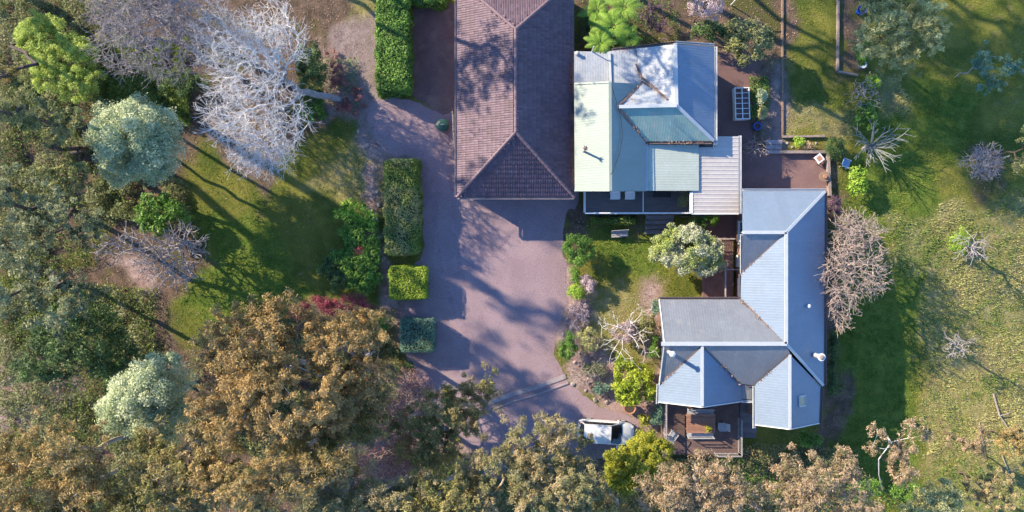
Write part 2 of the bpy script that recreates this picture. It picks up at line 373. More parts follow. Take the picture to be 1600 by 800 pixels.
def ground_mat():
    m, n, nodes, links = new_mat('ground')
    geo = nodes.new('ShaderNodeNewGeometry'); vec = geo.outputs['Position']
    big = noise_n(nodes, links, vec, .28, 4, .6, .4); mid = noise_n(nodes, links, vec, 1.3, 5, .65, .3); fine = noise_n(nodes, links, vec, 14, 4, .7)
    lawn = mixc(nodes, links, ramp(nodes, links, big, .38, .62), (.08, .11, .02), (.20, .19, .04))
    lawn = mixc(nodes, links, ramp(nodes, links, mid, .55, .74), lawn, (.22, .185, .075))
    def A(k): return N(nodes, 'ShaderNodeAttribute', attribute_name=k).outputs['Fac']
    lush = mixc(nodes, links, ramp(nodes, links, mid, .35, .65), (.07, .125, .018), (.16, .20, .035))
    c = mixc(nodes, links, A('lush'), lawn, lush)
    dry = mixc(nodes, links, ramp(nodes, links, mid, .36, .64), (.27, .23, .08), (.50, .39, .21))
    dry = mixc(nodes, links, ramp(nodes, links, big, .52, .66), dry, (.27, .20, .13))
    dd = mixc(nodes, links, .55, c, dry); c = mixc(nodes, links, A('dry'), c, dd)
    soil = mixc(nodes, links, ramp(nodes, links, mid, .38, .66), (.085, .062, .045), (.20, .135, .10))
    soil = mixc(nodes, links, ramp(nodes, links, big, .52, .62), soil, (.10, .095, .032))
    c = mixc(nodes, links, A('soil'), c, soil)
    pink = mixc(nodes, links, ramp(nodes, links, mid, .36, .64), (.27, .18, .165), (.46, .335, .31))
    c = mixc(nodes, links, A('pink'), c, pink)
    path = mixc(nodes, links, ramp(nodes, links, mid, .36, .64), (.22, .165, .16), (.33, .26, .25))
    c = mixc(nodes, links, A('path'), c, path)
    c = mixc(nodes, links, 1.0, c, mixc(nodes, links, ramp(nodes, links, fine, .3, .7), (.6,) * 3, (1.4,) * 3), 'MULTIPLY')
    p = nodes.new('ShaderNodeBsdfPrincipled'); links.new(c, p.inputs['Base Color']); p.inputs['Roughness'].default_value = .95
    p.inputs['Specular IOR Level'].default_value = .15
    b = nodes.new('ShaderNodeBump'); b.inputs['Strength'].default_value = .8; b.inputs['Distance'].default_value = .08
    links.new(noise_n(nodes, links, vec, 7, 5, .7), b.inputs['Height']); links.new(b.outputs[0], p.inputs['Normal'])
    o = nodes.new('ShaderNodeOutputMaterial'); links.new(p.outputs[0], o.inputs[0]); return m
tag(link('ground', me, ground_mat()), kind='structure')

def wobbly(poly, amp, step=.35, seed=0):          # an uneven natural edge
    out = []; n = len(poly)
    for i in range(n):
        a = Vector(poly[i]); b = Vector(poly[(i + 1) % n]); k = max(1, int((b - a).length / step))
        for j in range(k):
            p = a.lerp(b, j / k)
            dx = (float(fbm(p.x, p.y, .9, 31 + seed)) - .5) * 2 * amp; dy = (float(fbm(p.x, p.y, .9, 41 + seed)) - .5) * 2 * amp
            out.append((p.x + dx, p.y + dy))
    return out
def smooth_poly(pts, it=2):
    for _ in range(it):
        q = []
        for i in range(len(pts)):
            a = pts[i]; b = pts[(i + 1) % len(pts)]
            q += [(a[0] * .75 + b[0] * .25, a[1] * .75 + b[1] * .25), (a[0] * .25 + b[0] * .75, a[1] * .25 + b[1] * .75)]
        pts = q
    return pts
def sheet(name, poly, z, mat, amp=.25, sm=1, seed=0):
    pts = wobbly(smooth_poly(poly, sm) if sm else poly, amp, seed=seed) if amp else poly
    m = MB(); m.poly([(x, y, z) for x, y in pts])
    if sum(pts[i][0] * pts[(i + 1) % len(pts)][1] - pts[(i + 1) % len(pts)][0] * pts[i][1] for i in range(len(pts))) < 0: m.f[0].reverse()
    return tag(m.build(name, mat), kind='structure')
M['drive'] = surf_mat('driveway_gravel', (.36, .265, .29), (.28, .205, .23), .35, .9, 20, .42, .8, .25, stain=(.28, .20, .22), stain_s=.5, stain_lo=.5, stain_hi=.75, bump_s=30)
M['yard'] = surf_mat('yard_gravel', (.21, .14, .13), (.16, .105, .105), .8, .9, 22, .30, .6, .25, stain=(.25, .17, .15), stain_s=.7)
M['court'] = surf_mat('courtyard_gravel', (.19, .115, .105), (.15, .09, .09), .9, .9, 22, .28, .5, .25)
M['patio'] = surf_mat('patio_gravel', (.25, .155, .145), (.19, .12, .12), .9, .9, 22, .28, .5, .25)
sheet('driveway', DRIVE, .008, M['drive'], .3, 1)
sheet('gravel_yard', ppoly([(640, 6), (716, 6), (716, 172), (692, 180), (648, 152), (640, 140)]), .016, M['yard'], .12, 0, 3)
sheet('courtyard', ppoly([(1112, 60), (1195, 92), (1170, 130), (1172, 215), (1192, 225), (1192, 245), (1112, 245)]), .006, M['court'], .25, 1, 5)
sheet('patio', ppoly([(1150, 238), (1292, 238), (1296, 306), (1150, 306)]), .012, M['patio'], 0, 0)
sheet('side_yard', ppoly([(1090, 325), (1165, 300), (1165, 372), (1098, 372)]), .010, M['court'], .12, 0, 6)
M['track'] = surf_mat('track_gravel', (.36, .262, .295), (.29, .21, .24), .5, .9, 20, .42, .8, .25, stain=(.25, .18, .20), stain_s=1.1, stain_lo=.42, stain_hi=.7)
def track(off, pts, seed):
    P = [gp(*p) for p in pts]; S = []
    for i in range(len(P) - 1):
        p0, p1, p2, p3 = P[max(i - 1, 0)], P[i], P[i + 1], P[min(i + 2, len(P) - 1)]
        for k in range(12):
            t = k / 12; S.append(.5 * ((2 * p1) + (p2 - p0) * t + (2 * p0 - 5 * p1 + 4 * p2 - p3) * t * t + (3 * p1 - p0 - 3 * p2 + p3) * t ** 3))
    L, R_ = [], []
    for i in range(1, len(S) - 1):
        t = (S[i + 1] - S[i - 1]).normalized(); n = Vector((-t.y, t.x, 0)); wv = .13 + .12 * float(noise2(i * .37, off, 1, seed)); c = S[i] + n * (off + .1 * (float(noise2(i * .2, 3, 1, seed)) - .5))
        L.append(c + n * wv); R_.append(c - n * wv)
    m = MB(); z = .0125 if seed == 3 else .0165
    for i in range(len(L) - 1): m.poly([(R_[i].x, R_[i].y, z), (R_[i + 1].x, R_[i + 1].y, z), (L[i + 1].x, L[i + 1].y, z), (L[i].x, L[i].y, z)])
    tag(m.build('tyre_track', M['track']), kind='structure')
for sg in (-.75, .75):
    track(sg, [(618, 196), (668, 232), (692, 300), (700, 400), (735, 500), (800, 590), (880, 645), (905, 665)], 3)
    track(sg, [(700, 420), (735, 400), (780, 360), (800, 322)], 9)
# concrete spoon drain across the driveway
m = MB(); dp = [(768, 634), (800, 622), (840, 610), (886, 593)]
for i in range(len(dp) - 1):
    p = gp(*dp[i], .03); q = gp(*dp[i + 1], .03); t = (q - p).normalized(); s = Vector((-t.y, t.x, 0))
    m.bar(p + s * .28, q + s * .28, .34, .07); m.bar(p - s * .28, q - s * .28, .12, .10)
tag(m.build('concrete_drain', M['concrete'], origin=gp(830, 613)), 'pale concrete drain kerb crossing the driveway near the white car', 'drain')

# ------------------------------------------------------------------ roofs
def plane_fit(P3):
    A = np.array([[p[0], p[1], 1] for p in P3]); z = np.array([p[2] for p in P3])
    return np.linalg.lstsq(A, z, rcond=None)[0]
def slope_sheets(parent, pts, down, mat, sheet_w=.76, pitch=.19, h=.004, name='roof_sheet', lift=0.0):
    pts = [Vector(p) for p in pts]; ab = plane_fit(pts)
    dv = np.array(down, float); dv /= np.linalg.norm(dv); uv = np.array([-dv[1], dv[0]])
    P2 = np.array([[np.dot((p.x, p.y), uv), np.dot((p.x, p.y), dv)] for p in pts]); n = len(P2)
    u0, u1 = P2[:, 0].min(), P2[:, 0].max()
    ns = max(1, int(round((u1 - u0) / sheet_w))); sw = (u1 - u0) / ns
    def off(u):
        f = ((u - u0) % pitch) / pitch
        return h * float(np.interp(f, [0, .52, .62, .84, .94, 1], [0, 0, 1, 1, 0, 0]))
    for s in range(ns):
        a, b = u0 + s * sw, u0 + (s + 1) * sw
        br = {a, b}
        k0 = int((a - u0) / pitch) - 1
        for k in range(k0, k0 + int(sw / pitch) + 4):
            for f in (0, .52, .62, .84, .94):
                x = u0 + (k + f) * pitch
                if a < x < b: br.add(x)
        for x in P2[:, 0]:
            if a < x < b: br.add(float(x))
        br = sorted(br); m = MB()
        for ua, ub in zip(br[:-1], br[1:]):
            if ub - ua < 1e-4: continue
            um = (ua + ub) / 2; iv = []
            for i in range(n):
                p, q = P2[i], P2[(i + 1) % n]
                if min(p[0], q[0]) <= um - 1e-7 and max(p[0], q[0]) >= um + 1e-7 and abs(p[0] - q[0]) > 1e-7:
                    g = lambda u: p[1] + (q[1] - p[1]) * (u - p[0]) / (q[0] - p[0])
                    iv.append((g(um), g(ua), g(ub)))
            iv.sort()
            for lo, hi in zip(iv[0::2], iv[1::2]):
                quad = []
                for u, v in ((ua, lo[1]), (ub, lo[2]), (ub, hi[2]), (ua, hi[1])):
                    xy = uv * u + dv * v; o_ = off(min(max(u, a), b - 1e-6))
                    quad.append((xy[0], xy[1], ab[0] * xy[0] + ab[1] * xy[1] + ab[2] + o_ + lift))
                m.poly(quad)
        if m.f:
            # faces wound upwards
            for f in m.f:
                p0, p1, p2 = (Vector(m.v[f[k]]) for k in (0, 1, 2))
                if (p1 - p0).cross(p2 - p0).z < 0: f.reverse()
            m.build(name, mat, parent)
def px3(pts): return [at(*p) for p in pts]
def cap_line(parent, pts, mat, wd=.26, h=.06, lift=.05, name='ridge_cap'):
    m = MB(); q = [at(*p) + Vector((0, 0, lift)) for p in pts]
    for a, b in zip(q[:-1], q[1:]): m.bar(a, b, wd, h)
    return m.build(name, mat, parent)
def gutter(parent, pts, mat, out=(0, 0), name='gutter'):
    m = MB(); q = [at(*p) + Vector((out[0], out[1], -.02)) for p in pts]
    for a, b in zip(q[:-1], q[1:]):
        t = (b - a).normalized(); s = Vector((t.y, -t.x, 0)); o2 = Vector((out[0], out[1], 0))
        sg = 1 if s.dot(o2) >= 0 else -1; s = s * sg
        m.bar(a, b, .15, .02); m.bar(a + s * .075 + Vector((0, 0, .05)), b + s * .075 + Vector((0, 0, .05)), .035, .12)
        m.bar(a - s * .075 + Vector((0, 0, .03)), b - s * .075 + Vector((0, 0, .03)), .02, .10)
    return m.build(name, mat, parent)
def wall_prism(parent, pts, z0, z1, mat, name='wall', th=.18):
    m = MB(); n = len(pts)
    for i in range(n):
        a = Vector((*pts[i], 0)); b = Vector((*pts[(i + 1) % n], 0)); t = (b - a).normalized()
        a2 = a + t * (th / 2 + .002); b2 = b + t * (th / 2 - .002)
        m.bar((a2.x, a2.y, (z0 + z1) / 2), (b2.x, b2.y, (z0 + z1) / 2), th, z1 - z0)
    return m.build(name, mat, parent)
def window(parent, c, wd, ht, nrm, mats=('white', 'pane')):          # c centre on the wall's outer face, nrm plan direction outwards
    nv = Vector((nrm[0], nrm[1], 0)); tv = Vector((-nrm[1], nrm[0], 0)); c = Vector(c)
    def slab(m, cc, w_, h_, d_):
        a = cc - tv * (w_ / 2); b = cc + tv * (w_ / 2); m.bar(a, b, d_, h_)
    m = MB(); cc = c + nv * .03
    for dz in (-ht / 2, ht / 2): slab(m, cc + Vector((0, 0, dz)), wd + .1, .07, .08)
    for sx in (-wd / 2, 0, wd / 2): m.bar(cc + tv * sx + Vector((0, 0, -ht / 2 + .04)), cc + tv * sx + Vector((0, 0, ht / 2 - .04)), .06, .076, up=tuple(tv))
    o = m.build('window', M[mats[0]], parent)
    g = MB(); slab(g, c + nv * .012, wd, ht, .02); g.build('pane', M[mats[1]], o)
    s = MB(); slab(s, c + nv * .07 + Vector((0, 0, -ht / 2 - .07)), wd + .2, .05, .16); s.build('sill', M[mats[0]], o)
def door(parent, c, wd, ht, nrm, mat):
    nv = Vector((nrm[0], nrm[1], 0)); tv = Vector((-nrm[1], nrm[0], 0)); c = Vector(c)
    m = MB(); m.bar(c - tv * wd / 2 + nv * .03, c + tv * wd / 2 + nv * .03, .06, ht); o = m.build('door', M[mat], parent)
    h = MB(); a = c + tv * (wd * .38) + nv * .09; h.bar(a, a + tv * .12, .05, .03); h.build('handle', M['greymetal'], o)

# ---- the tiled house
TH = empty('tiled_house', at(808, 150, 0), 'long house with mauve brown tiled hip roof beside the driveway', 'house')
TH.location = (0, 0, 0)
zE, zR = 2.75, 4.95
xw, xe = at(714, 0, zE).x, at(897, 0, zE).x; ys = at(0, 308, zE).y; yn = 23.0
xr = (xw + xe) / 2; hr = (xe - xw) / 2; yr1 = ys + hr * 1.02; yr2 = at(0, 46, zR).y; yn = yr2 + hr * 1.02
roof = MB()
quadW = [(xw, ys, zE), (xr, yr1, zR), (xr, yr2, zR), (xw, yn, zE)]
quadE = [(xe, ys, zE), (xe, yn, zE), (xr, yr2, zR), (xr, yr1, zR)]
triS = [(xw, ys, zE), (xe, ys, zE), (xr, yr1, zR)]; triN = [(xe, yn, zE), (xw, yn, zE), (xr, yr2, zR)]
for q in (quadW, quadE, triS, triN): roof.poly(q)
TR = roof.build('roof', M['underlay'], TH)
def tiles(name, poly, down, parent):
    ab = plane_fit(poly); dv = np.array(down, float); uv = np.array([-dv[1], dv[0]])
    P2 = [(float(np.dot(p[:2], uv)), float(np.dot(p[:2], dv))) for p in poly]
    us = [p[0] for p in P2]; vs = [p[1] for p in P2]
    tw, tl = .172, .32; prof = [(0, .0), (.3, .012), (.62, .042), (.85, .040), (1, .008)]
    U = np.arange(min(us), max(us), tw); Vv = np.arange(max(vs), min(vs), -tl)
    r = np.random.default_rng(3); VV = []; FF = []; TT = []
    for iv, v in enumerate(Vv):
        for u in U:
            pc = (u + tw / 2, v - tl / 2)
            if poly_sd(np.array([pc[0]]), np.array([pc[1]]), P2)[0] < -.06: continue
            b = len(VV); t = float(np.clip(r.normal(.5, .22), 0, 1)); jit = r.normal(0, .004); ju = r.normal(0, .003)
            for vv, lift in ((v - tl * 1.12, .012), (v, .05), (v, .0)):
                for f, hh in prof:
                    uu = u + f * tw + ju; xy = uv * uu + dv * vv
                    VV.append((xy[0], xy[1], ab[0] * xy[0] + ab[1] * xy[1] + ab[2] + hh + lift + jit if lift > 0 else ab[0] * xy[0] + ab[1] * xy[1] + ab[2] + .004)); TT.append(t)
            for k in range(4):
                FF.append((b + k, b + k + 1, b + 5 + k + 1, b + 5 + k)); FF.append((b + 5 + k, b + 5 + k + 1, b + 10 + k + 1, b + 10 + k))
    me = np_mesh(name, VV, FF, TT); o = link(name, me, M['tile'], parent); o['kind'] = 'stuff'
tiles('roof_tiles', quadW, (-1, 0), TR); tiles('roof_tiles', quadE, (1, 0), TR); tiles('roof_tiles', triS, (0, -1), TR); tiles('roof_tiles', triN, (0, 1), TR)
def ridge_tiles(a, b):
    a = Vector(a); b = Vector(b); n = int((b - a).length / .38); m = MB(); t = (b - a).normalized(); s = t.cross(Vector((0, 0, 1))).normalized(); u = s.cross(t)
    for i in range(n):
        p = a.lerp(b, i / n); q = a.lerp(b, (i + 1.12) / n); rr = .135 + (i % 2) * .004; bb = len(m.v)
        for e, k in ((p, 1.0), (q, .86)):
            for th in (-1.25, -.7, -.2, .2, .7, 1.25): m.v.append(tuple(e + (s * math.sin(th) + u * (math.cos(th) - .1)) * rr * k + Vector((0, 0, .03))))
        for k in range(5): m.f.append([bb + k, bb + k + 1, bb + 7 + k, bb + 6 + k])
        m.f.append([bb + k for k in range(6)])
    o = m.build('ridge_capping', M['tile_ridge'], TR, smooth=False); o['kind'] = 'stuff'
R1, R2 = (xr, yr1, zR + .05), (xr, yr2, zR + .05)
ridge_tiles(R1, R2); ridge_tiles((xw, ys, zE + .05), R1); ridge_tiles((xe, ys, zE + .05), R1); ridge_tiles((xw, yn, zE + .05), R2); ridge_tiles((xe, yn, zE + .05), R2)
wall_prism(TH, [(xw + .5, ys + .5), (xe - .5, ys + .5), (xe - .5, yn - .5), (xw + .5, yn - .5)], -.2, zE - .05, M['brick'])
for (a, b, o_) in ((((xw, ys), (xe, ys)), None, (0, -1)), (((xw, ys), (xw, yn)), None, (-1, 0)), (((xe, ys), (xe, 8.6 - 2.8)), None, (1, 0))):
    m = MB(); p = Vector((*a[0], zE)) + Vector((o_[0], o_[1], 0)) * .07; q = Vector((*a[1], zE)) + Vector((o_[0], o_[1], 0)) * .07; o3 = Vector((o_[0], o_[1], 0))
    m.bar(p + Vector((0, 0, -.08)), q + Vector((0, 0, -.08)), .14, .02); m.bar(p + o3 * .07 + Vector((0, 0, -.02)), q + o3 * .07 + Vector((0, 0, -.02)), .03, .12)
    m.build('gutter', M['concrete'], TR)
for x in (xw + 2.2, xr + 1.2): window(TH, (x, ys + .41, 1.5), 1.5, 1.2, (0, -1))
for y in (ys + 3, ys + 7, ys + 11): window(TH, (xw + .41, y, 1.5), 1.4, 1.2, (-1, 0))
door(TH, (xr - .6, ys + .41, 1.05), .95, 2.05, (0, -1), 'timber')

# ---- the metal-roofed cottage
CH = empty('metal_roofed_cottage', (0, 0, 0), 'house with pale mint and patched steel roofs, deck and flue', 'house')
CR = MB(); CR.bar((5.0, 10, 2.7), (14.3, 10, 2.7), 4.2, .06); CRoof = CR.build('roof', M['underlay'], CH)
zr = 5.0
slope_sheets(CRoof, px3([(897, 131, 3.45), (953, 129, zr), (954, 298, zr), (898, 298, 3.45)]), (-1, 0), M['metal_cream'])
slope_sheets(CRoof, px3([(953, 129, zr), (1002, 131, 3.65), (965, 167, 4.86), (1009, 222, 3.55), (1008, 298, 3.55), (954, 298, zr)]), (1, 0), M['metal_cream'])
slope_sheets(CRoof, px3([(965, 167, 4.75), (1057, 165, 4.75), (1115, 220, 3.5), (1010, 221, 3.5)]), (0, -1), M['metal_mint'])
slope_sheets(CRoof, px3([(965, 167, 4.75), (1057, 165, 4.75), (1042, 152, 4.4), (1003, 129, 3.65)]), (0, 1), M['metal_old'])
slope_sheets(CRoof, px3([(1057, 165, 4.75), (1055, 69, 4.75), (994, 76, 3.35), (1000, 124, 3.5)]), (-1, 0), M['metal_old'])
slope_sheets(CRoof, px3([(1055, 69, 4.75), (1057, 165, 4.75), (1116, 220, 3.35), (1116, 73, 3.35)]), (1, 0), M['metal_zinc'])
slope_sheets(CRoof, px3([(897, 80, 3.05), (951, 81, 3.05), (953, 131, 3.3), (897, 134, 3.3)]), (0, 1), M['metal_old'])
slope_sheets(CRoof, px3([(952, 80, 3.1), (993, 76, 3.1), (1003, 132, 3.45), (953, 131, 3.45)]), (0, 1), M['metal_old'])
cap_line(CRoof, [(953, 128, zr), (954, 298, zr)], M['metal_cream'], .2)
cap_line(CRoof, [(964, 167, 4.78), (1057, 165, 4.78)], M['metal_trim'], .24)
cap_line(CRoof, [(1055, 68, 4.75), (1057, 165, 4.75), (1115, 220, 3.46)], M['metal_trim'], .24)
cap_line(CRoof, [(965, 167, 4.84), (1009, 221, 3.45)], M['metal_valley'], .16, .03, .03, 'valley_gutter')
cap_line(CRoof, [(965, 167, 4.84), (1003, 130, 3.66)], M['metal_valley'], .16, .03, .03, 'valley_gutter')
cap_line(CRoof, [(994, 100, 3.42), (1000, 118, 3.6), (1042, 155, 4.55)], M['rust'], .15, .03, .03, 'rusty_valley')
cap_line(CRoof, [(952, 82, 3.18), (954, 130, 3.45)], M['metal_trim'], .16, .08, .06, 'flashing')
cap_line(CRoof, [(898, 131, 3.5), (953, 128.5, zr)], M['metal_cream'], .12, .1, .0, 'barge_board')
cap_line(CRoof, [(898, 298, 3.45), (954, 298, zr), (1008, 298, 3.45)], M['metal_cream'], .08, .14, -.05, 'barge_board')
gutter(CRoof, [(1117, 73, 3.3), (1117, 226, 3.3)], M['metal_trim'], (.06, 0))
gutter(CRoof, [(1010, 222, 3.42), (1112, 222, 3.4)], M['metal_valley'], (0, -.05))
gutter(CRoof, [(956, 79, 3.05), (994, 75, 3.05)], M['metal_valley'], (0, .05))
gutter(CRoof, [(994, 75, 3.3), (1055, 67, 4.0)], M['metal_valley'], (0, .03))
gutter(CRoof, [(1055, 67, 4.0), (1116, 71, 3.15)], M['metal_trim'], (0, .03))
# verandah roof and terrace roof
VR = MB(); a = at(1010, 260, 3.3); b = at(1092, 260, 2.85); VR.bar(a + Vector((0, 0, -.12)), b + Vector((0, 0, -.12)), .1, .12); VRo = VR.build('verandah_roof', M['white'], CH)
slope_sheets(VRo, px3([(1010, 226, 3.3), (1092, 226, 2.9), (1092, 298, 2.9), (1010, 298, 3.3)]), (1, 0), M['metal_pale'])
cap_line(VRo, [(1010, 225, 3.34), (1010, 298, 3.34)], M['metal_trim'], .2, .05, .03, 'flashing')
PR = MB(); PR.bar(at(1085, 315, 2.55), at(1153, 315, 2.45), .1, .12); PRo = PR.build('terrace_roof', M['white'], CH)
slope_sheets(PRo, px3([(1117, 213, 2.7), (1154, 213, 2.6), (1154, 333, 2.6), (1081, 333, 2.8), (1081, 296, 2.8), (1088, 296, 2.78), (1088, 230, 2.78), (1117, 230, 2.7)]), (1, 0), M['poly'], .9, .3, .02)
gutter(PRo, [(1155, 212, 2.55), (1155, 334, 2.55)], M['metal_trim'], (.05, 0))
cap_line(PRo, [(1081, 334, 2.78), (1154, 334, 2.58)], M['white'], .1, .14, -.04, 'fascia')
cap_line(PRo, [(1080, 300, 2.78), (1080, 333, 2.78)], M['white'], .22, .12, 0, 'fascia')
for px, py in ((1084, 329), (1150, 329), (1150, 270), (1150, 218)):
    m = MB(); p = at(px, py, 2.5); m.bar((p.x, p.y, 0), (p.x, p.y, 2.5), .12, .12); m.build('post', M['white'], PRo)
wall_prism(CH, [(5.0, 5.2), (9.5, 5.2), (9.5, 8.8), (14.4, 8.8), (14.4, 15.0), (5.0, 15.0)], -.2, 3.05, M['wall'])
m = MB(); e1 = at(954, 298, zr - .1)
for y in (5.15,): m.poly([(4.95, y, 3.0), (9.5, y, 3.0), (9.5, y, 3.3), (7.0, y, zr - .25), (4.95, y, 3.4)])
m.build('gable', M['white'], CH)
window(CH, (6.6, 5.1, 1.9), 1.6, 1.2, (0, -1)); door(CH, (8.4, 5.1, 1.9), 1.6, 2.0, (0, -1), 'white'); window(CH, (14.5, 12, 1.7), 1.5, 1.1, (1, 0)); window(CH, (12, 8.7, 1.7), 1.5, 1.1, (0, -1))
# flue on the west slope, pipe with a spiky cowl
fb = at(912, 236, 3.95); m = MB(); m.tube([fb - Vector((0, 0, .1)), fb + Vector((0, 0, 1.25))], .075, 10); FL = m.build('flue', M['greymetal'], CH)
m = MB()
m.lathe(fb + Vector((0, 0, 1.23)), [(.13, 0), (.15, .06), (.02, .16)], 10)
for k in range(6):
    th = k * math.pi / 3; m.bar(fb + Vector((0, 0, 1.32)), fb + Vector((.2 * math.cos(th), .2 * math.sin(th), 1.42)), .03, .03)
m.build('cowl', M['metal_valley'], FL)
# cable lying over the shaded slope
m = MB(); cp = [(956, 135, 5.15), (962, 155, 4.95), (970, 185, 4.7), (973, 210, 4.62), (968, 240, 4.78), (958, 268, 5.08), (954, 273, 5.25)]
m.tube([at(a, b, c + .04) for a, b, c in cp], .022, 6); m.build('cable', M['black'], CH)
m = MB(); q = at(1115, 222, 3.15); m.tube([q, q + Vector((.1, -.3, -.35)), q + Vector((.1, -.35, -.5))], .05, 8); m.build('downpipe', M['metal_trim'], CH)
m = MB(); q = at(926, 77, 3.6); m.tube([q + Vector((0, 0, -.6)), q + Vector((0, 0, .7))], .04, 8); m.build('vent_pipe', M['white'], CH)
m = MB(); q = at(902, 84, 3.2); m.lathe(q + Vector((0, 0, -.1)), [(.13, 0), (.13, .22), (.17, .24), (.05, .34)], 12); m.build('roof_vent', M['greymetal'], CH)

def boards(parent, x0, x1, y0, y1, z, mat, along='x', wd=.14, name='deck_boards'):
    m = MB(); r = random.Random(4)
    if along == 'x':
        y = y0 + wd / 2
        while y < y1: m.box(((x0 + x1) / 2, y, z - .015 + r.uniform(-.003, .003)), (x1 - x0, wd - .012, .03)); y += wd
    else:
        x = x0 + wd / 2
        while x < x1: m.box((x, (y0 + y1) / 2, z - .015 + r.uniform(-.003, .003)), (wd - .012, y1 - y0, .03)); x += wd
    o = m.build(name, mat, parent); o['kind'] = 'stuff'; return o
def railing(parent, pts, z0, hgt, mat, bal=True, post=1.8, name='railing'):
    m = MB()
    for a, b in zip(pts[:-1], pts[1:]):
        a = Vector((*a, z0)); b = Vector((*b, z0)); L = (b - a).length; n = max(1, round(L / post))
        m.bar(a + Vector((0, 0, hgt)), b + Vector((0, 0, hgt)), .09, .05); m.bar(a + Vector((0, 0, .12)), b + Vector((0, 0, .12)), .05, .05)
        for i in range(n + 1):
            p = a.lerp(b, i / n); m.bar(p + Vector((0, 0, -.3)), p + Vector((0, 0, hgt - .03)), .08, .08)
        if bal:
            k = int(L / .14)
            for i in range(1, k):
                p = a.lerp(b, i / k); m.bar(p + Vector((0, 0, .14)), p + Vector((0, 0, hgt - .03)), .022, .022)
    return m.build(name, mat, parent)
def steps(parent, x0, x1, y0, y1, z0, n, mat, axis='y', name='step'):   # treads going down from z0
    for i in range(n):
        z = z0 * (1 - (i + 1) / (n + 1)); m = MB()
        if axis == 'y':
            d = (y1 - y0) / n; m.box(((x0 + x1) / 2, y0 + d * (i + .5), z - .025), (x1 - x0, abs(d) * .92, .05))
        else:
            d = (x1 - x0) / n; m.box((x0 + d * (i + .5), (y0 + y1) / 2, z - .025), (abs(d) * .92, y1 - y0, .05))
        m.build(name, mat, parent)
# front deck of the cottage
zd = .9; D1 = empty('front_deck', (0, 0, 0), 'weathered grey timber deck with thin white rail below the mint roof', 'deck')
a = at(911, 296, zd); b = at(1082, 335, zd)
boards(D1, a.x, b.x, b.y, 5.05, zd, M['deck'], 'x')
m = MB(); m.box(((a.x + b.x) / 2, b.y + .06, zd - .2), (b.x - a.x, .05, .34)); m.box((a.x + .05, (b.y + 5) / 2, zd - .2), (.05, 5 - b.y - .1, .34)); m.build('skirting', M['deck'], D1)
railing(D1, [(a.x + .05, 5.0), (a.x + .05, b.y + .05), (b.x - .1, b.y + .05)], zd, .95, M['white'], False, 2.2)
p0 = at(1005, 300, 2.6)
m = MB(); p = at(1005, 331, 1.9); m.bar((p.x, 5.0, 1.87), (p.x, p.y, 1.87), .06, .05); m.build('top_rail', M['white'], D1)
s0 = at(1009, 339, .7); s1 = at(1048, 368, .1)
steps(D1, s0.x, s1.x + .1, b.y - .02, b.y - 1.5, zd, 4, M['deck'])
# side terrace floor under the terrace roof
D2 = empty('side_terrace', (0, 0, 0), 'timber terrace floor under the pale slatted terrace roof', 'deck')
a2 = at(1095, 225, .5)
boards(D2, b.x + .05, 16.4, 3.1, 8.7, .55, M['deck'], 'x')
m = MB(); m.box((16.42, 5.9, .25), (.05, 5.6, .5)); m.box((14.7, 3.07, .25), (3.3, .05, .5)); m.build('skirting', M['deck'], D2)

# ---- the eastern L-shaped house
EH = empty('zinc_roofed_house', (0, 0, 0), 'angular house with many blue grey steel gables on the east side', 'house')
m = MB(); m.box((19.9, -3.5, 2.6), (4.5, 14, .06)); ER = m.build('roof', M['underlay'], EH)
zR2 = 5.0; zx = M['metal_zinc']; zw_ = M['metal_zinc_worn']
slope_sheets(ER, px3([(1160, 299, 2.8), (1289, 299, 2.8), (1228, 363, zR2), (1160, 363, zR2)]), (0, 1), zx)
slope_sheets(ER, px3([(1160, 363, zR2), (1228, 363, zR2), (1159, 427, 3.3)]), (0, -1), zw_)
slope_sheets(ER, px3([(1228, 363, zR2), (1158, 427, 3.3), (1157, 468, 3.3), (1228, 537, zR2)]), (-1, 0), zx)
slope_sheets(ER, px3([(1228, 363, zR2), (1289, 299, 2.8), (1287, 601, 2.8), (1228, 537, zR2)]), (1, 0), zx)
slope_sheets(ER, px3([(1030, 468, 3.3), (1157, 468, 3.3), (1228, 537, zR2), (1035, 537, zR2)]), (0, 1), zw_)
slope_sheets(ER, px3([(1035, 537, zR2), (1097, 540, 4.93), (1030, 601, 3.25)]), (0, -1), zw_)
slope_sheets(ER, px3([(1097, 539, 4.95), (1228, 537, zR2), (1235, 553, 4.62), (1181, 602, 3.25), (1159, 600, 3.3)]), (0, -1), zw_)
yS1 = -10.72
def wy(px, z, y): v = at(px, 0, z); return Vector((v.x, y, z))
slope_sheets(ER, [at(1097, 540, 4.93), at(1030, 599, 3.2), wy(1029, 3.2, yS1), wy(1097, 4.93, yS1)], (-1, 0), zx)
slope_sheets(ER, [at(1097, 540, 4.93), at(1159, 600, 2.95), wy(1159, 2.95, yS1), wy(1097, 4.93, yS1)], (1, 0), zx)
yS2 = -12.35
slope_sheets(ER, [at(1234, 554, 4.68), at(1180, 601, 3.35), wy(1180, 3.35, yS2), wy(1234, 4.68, yS2)], (-1, 0), zx)
slope_sheets(ER, [at(1234, 554, 4.68), at(1283, 604, 2.85), wy(1279, 2.85, yS2), wy(1234, 4.68, yS2)], (1, 0), zx)
slope_sheets(ER, px3([(1159, 601, 3.0), (1181, 601, 3.0), (1181, 624, 2.9), (1159, 624, 2.9)]), (0, -1), zw_)
cap_line(ER, [(1160, 363, zR2), (1229, 363, zR2)], M['metal_trim'], .24); cap_line(ER, [(1228, 363, zR2), (1228, 537, zR2)], M['metal_trim'], .24)
